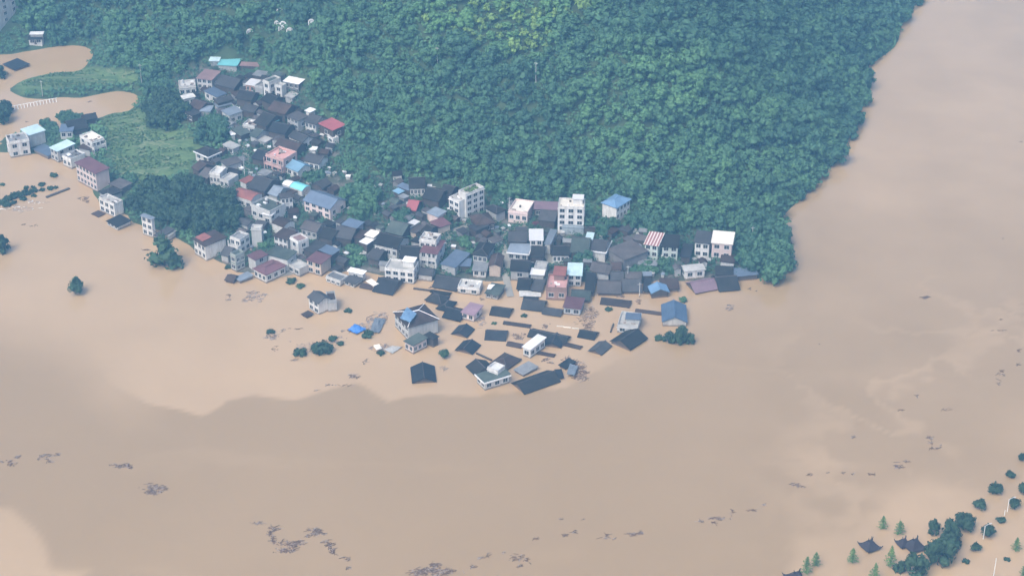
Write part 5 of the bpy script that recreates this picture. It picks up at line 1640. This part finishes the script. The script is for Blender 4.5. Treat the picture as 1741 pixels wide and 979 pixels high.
# ------------------------------------------------------------------ pavilions with upturned corners, roofs just above the flood
def pavilion(px, py, half, hh, rz, label, group=None, tiers=1):
    p = at(px, py, 0.0)
    root = thing('pavilion', label, 'pavilion', (p[0], p[1], 0), rz, group)

    def tier(z0, s, rise):
        mb = MB()
        N = 8
        V = []
        for i in range(N + 1):
            for j in range(N + 1):
                u, v = 2 * i / N - 1, 2 * j / N - 1
                m_ = max(0.0, (max(abs(u), abs(v)) - 0.2) / 0.8)
                cn = abs(u * v)
                z = z0 + rise * (1 - m_) ** 1.2 + 0.6 * cn ** 3
                out = 1 + 0.10 * cn ** 2
                V.append((u * s * out, v * s * out, z))
        F = [(i * (N + 1) + j, (i + 1) * (N + 1) + j, (i + 1) * (N + 1) + j + 1, i * (N + 1) + j + 1) for i in range(N) for j in range(N)]
        mb.mesh_part(V, F)
        V2 = [(x, y, z - 0.2) for x, y, z in V]
        mb.mesh_part(V2, [f[::-1] for f in F])
        rim = [i * (N + 1) for i in range(N + 1)] + [N * (N + 1) + j for j in range(1, N + 1)] + [i * (N + 1) + N for i in range(N - 1, -1, -1)] + list(range(N - 1, 0, -1))
        for q in range(len(rim)):
            a_, b2 = rim[q], rim[(q + 1) % len(rim)]
            mb.face([V[a_], V[b2], V2[b2], V2[a_]])
        ro = mb.build('roof', PAVROOF, root)
        rb = MB()
        for sx in (-1, 1):
            for sy in (-1, 1):
                pts = []
                for q in range(7):
                    f = q / 6
                    pts.append((sx * f * s * (1 + 0.10 * f ** 4), sy * f * s * (1 + 0.10 * f ** 4), z0 + rise * (1 - max(0.0, (f - 0.2) / 0.8)) ** 1.2 + 0.6 * f ** 6 + 0.06))
                pts.append((sx * s * 1.17, sy * s * 1.17, z0 + 1.1))
                for A_, B_ in zip(pts[:-1], pts[1:]):
                    rb.bar(A_, B_, 0.13, 0.11, 5)
        rb.build('ridge', PAVROOF, ro)
    tier(hh, half, half * 0.95)
    fb_ = MB()
    zt = hh + half * 0.95
    fb_.bar((-half * 0.25, 0, zt - 0.1), (half * 0.25, 0, zt - 0.1), 0.16, 0.16, 6)
    for sx in (-1, 1):
        fb_.bar((sx * half * 0.25, 0, zt - 0.15), (sx * half * 0.36, 0, zt + 1.2), 0.2, 0.06, 6)
    fb_.build('finial', PAVROOF, root)
    for sx in (-1, 1):
        for sy in (-1, 1):
            cb = MB()
            cb.bar((sx * half * 0.72, sy * half * 0.72, -3.5), (sx * half * 0.72, sy * half * 0.72, hh + 0.25), 0.16, 0.16, 8)
            cb.build('column', PAVRED, root)
    return root


pavilion(*e_(650, 785), 2.3, 0.7, radians(28), 'single pavilion with upturned roof corners standing in the flood')
pavilion(*e_(960, 785), 2.6, 0.8, radians(24), 'larger of the two joined pavilions beside the big dense tree')
pavilion(*e_(885, 765), 1.8, 0.6, radians(24), 'smaller left pavilion joined to a larger one beside the big dense tree')
pavilion(*e_(135, 1015), 2.6, 0.8, radians(20), 'pavilion roof cut off by the bottom edge of the photo')


# ------------------------------------------------------------------ lamp posts, poles
def lamp(px, py, hgt, rz, label, arm=True):
    p = at(px, py, 0)
    root = thing('street_lamp', label, 'street lamp', (p[0], p[1], 0), rz)
    mb = MB()
    mb.bar((0, 0, -3), (0, 0, hgt), 0.14, 0.10, 8)
    mb.build('pole', WHITEP, root)
    if arm:
        mb = MB()
        mb.bar((0, 0, hgt), (0.8, 0, hgt + 0.35), 0.07, 0.06, 6)
        mb.bar((0.8, 0, hgt + 0.35), (1.7, 0, hgt + 0.42), 0.06, 0.05, 6)
        mb.build('arm', WHITEP, root)
        mb = MB()
        mb.box(1.5, 2.3, -0.18, 0.18, hgt + 0.36, hgt + 0.50)
        mb.build('lamp_head', STEEL, root)


lamp(*e_(1608, 530), 4.6, 0.3, 'upper white lamp post at the right with its arm pointing right')
lamp(*e_(1441, 720), 4.8, 0.4, 'lower white lamp post in front of a round dark tree')
lamp(*e_(1508, 1010), 8.2, 0.2, 'tall thin lamp post by the bottom edge at right', False)
lamp(*e_(1588, 556), 2.0, 0.2, 'short thin post behind the low round bush between the lamp posts', False)


def pole(px, py, hgt, label):
    p = ground(px, py)
    root = thing('utility_pole', label, 'utility pole', (p[0], p[1], p[2]), rng.uniform(-.5, .5))
    mb = MB()
    mb.bar((0, 0, -1), (0, 0, hgt), 0.17, 0.11, 7)
    mb.build('post', WL['pale'], root)
    mb = MB()
    mb.box(-0.8, 0.8, -0.06, 0.06, hgt - 0.7, hgt - 0.58)
    mb.build('crossarm', STEEL, root)


for px, py, hh_, lb in [(911, 152, 10.5, 'grey utility pole rising from the trees in the middle of the hill'), (744, 120, 10, 'grey utility pole among trees left of the hill centre'),
                        (866, 372, 9, 'utility pole left of the cream flat roofed house'), (242, 152, 12, 'thin utility pole at the end of the flooded valley'),
                        (73, 166, 8, 'thin pole on the flooded valley field'), (1278, 418, 8, 'pole among the trees right of the pale pink house'),
                        (416, 300, 8, 'utility pole at the foot of the upper village lane'), (1067, 480, 7, 'pole in front of the bushes behind the flooded front row'),
                        (1087, 505, 6, 'leaning pole in the water before the flooded front row'), (668, 452, 7, 'pole behind the white house with a roof hut')]:
    pole(px, py, hh_, lb)


# parked cars on the yard by the cream roofed house
def car(px, py, rz, paint, label):
    p = ground(px, py)
    root = thing('car', label, 'car', (p[0], p[1], p[2] + 0.15), rz)
    mb = MB()
    prof = [(-2.1, 0.25), (2.1, 0.25), (2.15, 0.75), (1.2, 0.95), (0.6, 1.42), (-1.3, 1.45), (-1.95, 0.98), (-2.15, 0.8)]
    for s in (-1, 1):
        mb.face([(x, s * 0.85 * (0.88 if z > 1.2 else 1), z) for x, z in (prof if s < 0 else prof[::-1])])
    for (x0, z0), (x1, z1) in zip(prof, prof[1:] + prof[:1]):
        a0, a1 = 0.85 * (0.88 if z0 > 1.2 else 1), 0.85 * (0.88 if z1 > 1.2 else 1)
        mb.face([(x0, -a0, z0), (x0, a0, z0), (x1, a1, z1), (x1, -a1, z1)])
    mb.build('body', paint, root)
    mb = MB()
    mb.slab([(1.18, -0.68, 0.99), (1.18, 0.68, 0.99), (0.66, 0.62, 1.41), (0.66, -0.62, 1.41)], 0.02)
    mb.build('windscreen', GLASS, root)
    for sx in (-1.3, 1.3):
        for sy in (-1, 1):
            mb = MB()
            mb.bar((sx, sy * 0.68, 0.32), (sx, sy * 0.9, 0.32), 0.32, 0.32, 12)
            mb.build('wheel', RUBBER, root)


for px, py, rz, c, lb in [(913, 386, 0.2, (0.10, 0.03, 0.035), 'dark red car parked on the yard behind the plain white box house'),
                          (928, 385, 0.25, (0.12, 0.18, 0.26), 'blue grey car parked on the yard right of a dark red car'),
                          (924, 378, 0.15, (0.03, 0.035, 0.04), 'black car parked under the blue grey slate house')]:
    car(px, py, rz, plain_mat('car_paint', c, 0.3, 0.05), lb)


# ------------------------------------------------------------------ things afloat
def debris(spots, label, mats=None, name='floating_debris', seed=0, size=1.0, leafy=0.35):
    """A raft of driftwood and reeds: sticks, planks and matted clumps lying on the water."""
    g_ = random.Random(seed)
    mb = MB()
    for px, py, rx, ry, nn in spots:
        for i in range(int(nn * 1.6)):
            if i % 9 == 0:                                    # drift gathers in knots and strings
                a, r = g_.uniform(0, 2 * pi), sqrt(g_.random())
                kx, ky, kd_ = px + rx * r * cos(a), py + ry * r * sin(a), g_.uniform(0.12, 0.4)
            p = at(kx + rx * kd_ * g_.gauss(0, 1), ky + ry * kd_ * g_.gauss(0, .8), 0.0)
            q = g_.random()
            d = g_.gauss(0.2, 0.9)
            if q < leafy:
                s = size * g_.uniform(0.14, 0.45)
                kq = g_.randint(5, 7)
                z = g_.uniform(0.08, 0.28)
                ring = [(p[0] + s * g_.uniform(.6, 1.2) * cos(2 * pi * w / kq), p[1] + s * g_.uniform(.4, .9) * sin(2 * pi * w / kq), 0.01) for w in range(kq)]
                top = (p[0], p[1], z)
                for w in range(kq):
                    mb.face([ring[w], ring[(w + 1) % kq], top], g_.choice([0, 0, 1]))
            else:
                l_ = size * g_.uniform(0.2, 1.15)
                mb.bar((p[0] - l_ * cos(d), p[1] - l_ * sin(d), 0.03), (p[0] + l_ * cos(d), p[1] + l_ * sin(d), g_.uniform(0.03, 0.3)), size * g_.uniform(.05, .13), size * g_.uniform(.03, .08), 5,
                       g_.choice([0, 0, 0, 1]))
    o = mb.build(name, mats or [DRIFT, GREYDRIFT])
    tag(o, label, 'debris')
    return o


debris([(15, 786, 14, 6, 26), (28, 778, 6, 4, 8)], 'thin scatter of debris at the left edge of the river', seed=1)
debris([(67, 777, 4, 4, 16), (83, 783, 9, 3, 14), (85, 774, 12, 2, 12), (97, 772, 4, 3, 12)], 'ring shaped raft of debris near the left edge', seed=2)
debris([(205, 791, 14, 4, 40), (218, 796, 7, 3, 18)], 'flat dark raft of debris in the left river', seed=3)
debris([(264, 832, 16, 8, 70), (258, 836, 8, 4, 30), (278, 829, 5, 4, 12)], 'densest round raft of debris in the left river', seed=4)
debris([(440, 890, 12, 2, 14), (465, 903, 11, 8, 46), (463, 918, 6, 6, 18)], 'upper left arm of the long debris drift at the bottom', seed=5)
debris([(484, 928, 14, 8, 50), (505, 924, 14, 5, 36), (488, 938, 16, 4, 26)], 'matted middle of the long debris drift at the bottom', seed=6)
debris([(537, 906, 13, 7, 56), (525, 912, 6, 4, 14), (510, 918, 8, 5, 10)], 'dark hump of debris on the long drift at the bottom', seed=7)
debris([(560, 925, 11, 7, 36), (573, 938, 9, 5, 26), (590, 947, 7, 4, 14), (590, 968, 8, 6, 8)], 'tail of the long debris drift running down to the bottom edge', seed=8)
debris([(722, 973, 22, 6, 80), (742, 964, 8, 7, 40), (760, 972, 14, 5, 46)], 'large dark heap of debris cut by the bottom edge', seed=9, size=1.2)
debris([(808, 964, 8, 3, 8), (828, 950, 2, 10, 6), (815, 946, 5, 2, 4), (850, 940, 10, 2, 3)], 'few loose sticks right of the large debris heap', seed=10)
debris([(880, 945, 9, 9, 22), (884, 964, 6, 4, 12), (896, 960, 6, 8, 8)], 'pale scattered debris near the bottom centre', seed=11)
debris([(920, 915, 12, 1.5, 6), (958, 908, 9, 3, 12), (980, 903, 6, 2, 8), (955, 881, 10, 1.5, 5), (990, 883, 4, 1, 3)], 'broken line of sticks right of bottom centre', seed=12)
debris([(1075, 908, 14, 3, 26), (1092, 906, 6, 3, 16), (1030, 912, 8, 5, 12), (1045, 914, 4, 2, 6)], 'dark streak of debris in the lower river', seed=13)
debris([(1188, 884, 8, 3, 12), (1216, 884, 12, 6, 24), (1245, 870, 3, 9, 8)], 'tangle of branches in the lower river, left of the two dark sticks', seed=14)
debris([(1280, 867, 9, 2.5, 8), (1301, 855, 3, 8, 6)], 'two dark sticks drifting in the lower right river', seed=15)
debris([(1362, 824, 10, 4, 24)], 'small oval raft of twigs right of the lower river centre', seed=16)
debris([(1384, 807, 8, 2, 5), (1410, 806, 5, 3, 4), (1434, 803, 3, 4, 5), (1490, 806, 10, 1.2, 8), (1455, 806, 8, 2, 4)], 'thin line of twigs above the pale silt at the right', seed=17)
debris([(1528, 790, 12, 5, 26), (1545, 784, 8, 4, 14)], 'loose net of twigs at right, below the two small rafts', seed=18)
debris([(1583, 747, 7, 5, 20), (1590, 764, 11, 2.5, 12), (1598, 755, 3, 2, 3)], 'two small rafts of twigs in the right river', seed=19)
debris([(1570, 506, 8, 2.4, 22)], 'small oval mat of debris alone in the right river', seed=20)
debris([(1448, 740, 5, 3.5, 6)], 'single stick adrift in the right river', seed=21)
debris([(1702, 632, 5, 10, 14), (1696, 648, 4, 6, 8), (1735, 620, 5, 2, 6), (1733, 597, 3, 6, 6), (1715, 561, 16, 2, 6), (1704, 545, 3, 2, 3)], 'chain of twigs near the right edge of the river', seed=22)
debris([(1602, 697, 12, 3, 8), (1530, 695, 10, 3, 4), (1560, 675, 3, 3, 3)], 'few specks of debris in the right river', seed=23)
debris([(1242, 523, 8, 4, 26)], 'grey clump of flotsam off the right shore', seed=24, mats=[GREYDRIFT, DRIFT])
debris([(1278, 489, 5, 3, 6), (1284, 494, 3, 1.5, 4)], 'bits of wood floating by the trees at the tip of the land', seed=25)
debris([(434, 503, 13, 9, 46), (415, 511, 8, 2, 14), (392, 506, 5, 4, 10), (448, 500, 8, 3, 12)], 'heap of grey wreckage off the shore below the big maroon hip roof', seed=26, mats=[GREYDRIFT, DRIFT], size=1.2)
debris([(462, 570, 11, 7, 46), (478, 562, 8, 2, 8)], 'pale wreckage round a small dark bush in the left water', seed=27, mats=[GREYDRIFT, DRIFT])
debris([(504, 559, 12, 1.2, 8), (472, 592, 8, 3, 8), (496, 581, 3, 1, 2)], 'planks and sticks drifting left of the bush islet', seed=28)
debris([(527, 588, 22, 6, 60), (572, 580, 16, 6, 40)], 'rubbish caught among the bushes of the islet', seed=29, mats=[GREYDRIFT, DRIFT])
debris([(638, 545, 14, 9, 70), (618, 556, 16, 7, 50), (652, 540, 8, 8, 36), (590, 562, 8, 4, 14)], 'wreckage round the blue tarpaulin left of the large brown roofed house', seed=30, mats=[GREYDRIFT, DRIFT], size=1.2)
debris([(646, 594, 16, 8, 40), (662, 590, 16, 7, 40)], 'broken boards around the collapsed pale roof', seed=31, mats=[GREYDRIFT, DRIFT])
debris([(603, 641, 10, 4, 26), (575, 655, 18, 3, 12), (625, 625, 8, 14, 10)], 'line of drift on the mixing line of pale and dark water', seed=32)
debris([(985, 636, 12, 13, 150), (975, 622, 12, 8, 60), (968, 612, 10, 5, 30)], 'big heap of driftwood at the right front of the flooded quarter', seed=33, size=1.1)
debris([(1000, 545, 14, 16, 90), (1012, 530, 8, 14, 30)], 'tangle of branches right of the maroon roofed house in the water', seed=34)
debris([(884, 572, 10, 6, 40)], 'brush heap above the short brown ridge left of the white stepped house', seed=35)
debris([(930, 553, 7, 4, 18)], 'small brush clump above the long dark roof', seed=36)
debris([(816, 545, 12, 8, 60)], 'pile of rubble at the right wall of the mauve brown roofed house', seed=37, mats=[GREYDRIFT, DRIFT])
debris([(755, 628, 5, 9, 16)], 'pale timber floating right of the lone navy gabled roof', seed=38, mats=[GREYDRIFT, DRIFT])
debris([(1085, 513, 8, 5, 18), (1058, 504, 7, 3, 14)], 'drift caught before the flooded front row of the right shore', seed=39)
debris([(745, 487, 12, 4, 18), (812, 505, 10, 6, 14)], 'drift between the flooded shore houses', seed=40)
debris([(600, 640, 4, 2, 5), (538, 664, 8, 1.5, 5), (505, 612, 8, 2, 6)], 'few twigs on the pale water left of the lone navy gabled roof', seed=41)
debris([(930, 612, 8, 4, 20), (935, 618, 5, 3, 10)], 'brushwood behind the longest front roof', seed=42)
debris([(1390, 585, 6, 2, 3), (1330, 470, 4, 1, 2), (1705, 405, 3, 3, 3), (1738, 243, 2, 2, 2)], 'faint specks adrift on the wide right river', seed=43)
debris([(60, 383, 12, 2, 8), (240, 425, 12, 2, 8), (40, 382, 5, 1, 3)], 'thin sticks adrift in the left water', seed=44)
debris([(150, 340, 9, 4, 20), (138, 336, 7, 2, 10)], 'brush and boards round the sunken brown roof scrap at the left', seed=45)
debris([(20, 355, 40, 5, 60), (62, 343, 14, 3, 20)], 'white flecked rubbish along the half drowned row of trees', seed=46, mats=[GREYDRIFT, WHITEP])
debris([(155, 172, 8, 3, 6), (44, 208, 3, 1.5, 3), (60, 84, 12, 2, 10)], 'driftwood in the flooded far valley', seed=47)


# a sawn beam adrift
def beam(p0, p1, rad, label):
    a_, b2 = at(*p0, 0.1), at(*p1, 0.1)
    c_ = (a_ + b2) / 2
    d = b2 - a_
    mb = MB()
    mb.box(-np.linalg.norm(d) / 2, np.linalg.norm(d) / 2, -rad, rad, -0.2, 0.45)
    o = mb.build('timber_beam', DARKWOOD, None, tuple(c_), atan2(d[1], d[0]))
    tag(o, label, 'beam')


beam((79, 336), (118, 321), 0.55, 'long dark beam floating at an angle left of the sunken brown roof scrap')
beam((1038, 565), (1043, 551), 0.25, 'dark post lying in the water left of the pale grey terrace house')
beam((810, 601), (836, 613), 0.3, 'thin plank ridge between two dark roofs and the dark brown hip roof')
beam((703, 491), (742, 496), 0.35, 'wet wall top in the water right of the white house with a roof hut')


# sheets: tarpaulin and collapsed roofs
def sheet(pts, z, sag, mat, name, label, cat, seed=0):
    """A crumpled sheet: four picture corners met at height z, subdivided and ruffled, with some thickness."""
    C4 = [at(*q, z) for q in pts]
    g_ = np.random.default_rng(seed)
    N = 9
    V = []
    for i in range(N + 1):
        for j in range(N + 1):
            u, v = i / N, j / N
            p = (C4[0] * (1 - u) + C4[1] * u) * (1 - v) + (C4[3] * (1 - u) + C4[2] * u) * v
            V.append(p + np.array([0, 0, sag * (sin(pi * u) * sin(pi * v)) + g_.normal(0, abs(sag) * 0.22)]))
    mb = MB()
    ctr = np.mean(V, 0)
    V = [p - ctr for p in V]
    F = [(i * (N + 1) + j, (i + 1) * (N + 1) + j, (i + 1) * (N + 1) + j + 1, i * (N + 1) + j + 1) for i in range(N) for j in range(N)]
    mb.mesh_part(V, F)
    mb.mesh_part([p - np.array([0, 0, 0.12]) for p in V], [f[::-1] for f in F])
    o = mb.build(name, mat, None, tuple(ctr))
    tag(o, label, cat)


def dd(x, y):
    return px_of('d', x, y)


sheet([dd(1150, 545), dd(1230, 585), dd(1318, 535), dd(1215, 490)], 0.7, 0.8, TARP, 'tarpaulin', 'bright blue tarpaulin over wreckage left of the large brown roofed house', 'tarpaulin', 1)
sheet([dd(1350, 560), dd(1440, 575), dd(1500, 445), dd(1400, 432)], 0.6, 0.6, R['paleslate'], 'collapsed_roof', 'grey collapsed roof sheet between blue tarpaulin and large brown roofed house', 'roof sheet', 2)
sheet([dd(1480, 725), dd(1560, 765), dd(1655, 700), dd(1560, 695)], 0.4, 0.3, R['concrete'], 'collapsed_roof', 'collapsed pale roof slab left of the mossy green roofed house', 'roof slab', 3)
sheet([dd(1385, 690), dd(1412, 730), dd(1468, 720), dd(1440, 675)], 0.9, 0.3, R['cream'], 'collapsed_roof', 'cream board standing on the rubbish beside the collapsed pale roof slab', 'roof sheet', 4)
sheet([px_of('c', 1450, 590), px_of('c', 1520, 600), px_of('c', 1550, 520), px_of('c', 1480, 500)], 1.6, 0.35, R['paleslate'], 'collapsed_roof', 'blue grey sheet lying on the driftwood heap at the right front', 'roof sheet', 5)
o = sheet([px_of('a', 325, 600), px_of('a', 420, 640), px_of('a', 480, 560), px_of('a', 390, 500)], 8.2, 0.35, R['blue'], 'tarpaulin', 'dull blue sheet spread over the large brown hip roof', 'tarpaulin', 6)
sheet([px_of('a', 1130, 330), px_of('a', 1165, 335), px_of('a', 1205, 290), px_of('a', 1150, 288)], 2.75, 0.12, WHITEP, 'plastic_sheet', 'white plastic sheet on the green slate flooded roof', 'plastic sheet', 7)

# white road marks showing through: boards floating in a row
for i, (x, y) in enumerate([(285, 678), (350, 688), (425, 698)]):
    p = at(*px_of('b', x, y), 0.05)
    mb = MB()
    mb.box(-1.3, 1.3, -0.22, 0.22, -0.05, 0.12)
    o = mb.build('pale_board', R['cream'], None, tuple(p), radians(-8))
    tag(o, 'pale board floating in a row of three above the long dark roof', 'board', 'pale boards in a row')

# embankment railing with white posts along the flooded valley field
P0, P1 = ground(22, 186), ground(98, 172)
d = P1 - P0
ln_ = np.linalg.norm(d[:2])
root = thing('railing', 'row of white slanting posts along the edge of the flooded valley field', 'railing', (P0[0], P0[1], 0), atan2(d[1], d[0]))
mb = MB()
mb.bar((0, 0, 1.5), (ln_, 0, 1.5), 0.12, 0.12, 6)
mb.build('rail', WHITEP, root)
for i in range(14):
    mb = MB()
    xx = ln_ * (i + 0.5) / 14
    mb.bar((xx, -1.2, -0.6), (xx, 0, 1.5), 0.16, 0.13, 6)
    mb.build('post', WHITEP, root)

# graves on the slope: small white arches among the trees
for p in TOMBS:
    mb = MB()
    for i in range(8):
        a0, a1 = pi * i / 8, pi * (i + 1) / 8
        mb.bar((1.3 * cos(a0), 0, 0.6 + 1.3 * sin(a0)), (1.3 * cos(a1), 0, 0.6 + 1.3 * sin(a1)), 0.28, 0.28, 6)
    for sx in (-1, 1):
        mb.bar((sx * 1.3, 0, -0.8), (sx * 1.3, 0, 0.6), 0.28, 0.28, 6)
    mb.box(-0.7, 0.7, 0.2, 1.2, -0.8, 1.2)
    o = mb.build('hillside_tomb', WHITEP, None, (p[0], p[1], p[2]), rng.uniform(-.4, .4))
    tag(o, 'small white arched hillside tomb showing between trees at upper left', 'tomb', 'white tombs on the upper left slope')

# clutter in the yards: laundry, sheets, jars, seen as pale specks
g_ = random.Random(5)
spots = [(398, 232), (404, 236), (408, 246), (448, 244), (452, 250), (410, 274), (411, 292), (435, 262), (458, 256), (470, 262), (500, 245), (300 + 108, 278), (375, 300), (382, 304), (390, 298),
         (586, 300), (592, 306), (838, 388), (832, 386), (845, 392), (940, 402), (944, 408), (956, 402), (955, 412), (905, 452), (1022, 408), (1080, 398), (1085, 404), (1180, 446), (1082, 430),
         (1128, 442), (968, 446), (980, 440), (660, 432), (676, 440), (565, 384), (478, 402), (505, 330), (462, 338), (548, 236), (530, 226), (348, 360), (298, 352), (302, 360), (296, 378)]
yard = [ground(px, py) for px, py in spots]
tries = 0
while len(yard) < 110 and tries < 6000:
    tries += 1
    x, y = g_.uniform(fx0, fx1), g_.uniform(fy0, fy1)
    z = float(terrain(x, y))
    a, b_ = project(np.array([[x, y, z]]))
    if z > 0.3 and inside(FILLV, a, b_)[0] and gap_to(x, y)[0] > 0.9:
        yard.append(np.array([x, y, z]))
for i, p in enumerate(yard):
    mb = MB()
    w_ = g_.uniform(.4, 0.95)
    mb.box(-w_, w_, -0.5, 0.5, 0, g_.uniform(.5, 1.3))
    mb.slab([(-w_ - .15, -.7, 1.5), (w_ + .15, -.65, 1.45), (w_ + .1, .7, 1.7), (-w_ - .1, .65, 1.75)], 0.08, 1)
    for sx in (-1, 1):
        mb.bar((sx * w_ * .9, -.5, 0), (sx * w_ * .9, -.5, 1.45), .05, .05, 5)
        mb.bar((sx * w_ * .9, .5, 0), (sx * w_ * .9, .5, 1.65), .05, .05, 5)
    o = mb.build('yard_stand', [g_.choice([GREYDRIFT, WL['grey'], WL['pale']]), g_.choice([R['white'], R['paleconcrete'], R['concrete'], R['paleslate']])], None, (p[0], p[1], p[2]), g_.uniform(-1, 1))
    tag(o, 'small pale roofed stand of clutter in a yard between village houses', 'yard clutter', 'pale clutter in the village yards')

# ------------------------------------------------------------------ haze: even pale air round the whole place
m = bpy.data.materials.new('haze')
m.use_nodes = True
n = m.node_tree
n.nodes.clear()
pv = n.nodes.new('ShaderNodeVolumePrincipled')
pv.inputs['Color'].default_value = (*HAZE_COLOR, 1)
pv.inputs['Density'].default_value = HAZE_DENSITY
pv.inputs['Anisotropy'].default_value = 0.1
mo = n.nodes.new('ShaderNodeOutputMaterial')
L(n, pv.outputs[0], mo.inputs['Volume'])
m.cycles.homogeneous_volume = True
mb = MB()
S_ = 5200
mb.box(-S_, S_, -S_, S_, -8.5, 385)
tag(mb.build('haze', m), 'thin blue haze over the whole valley', 'haze', None, 'stuff')
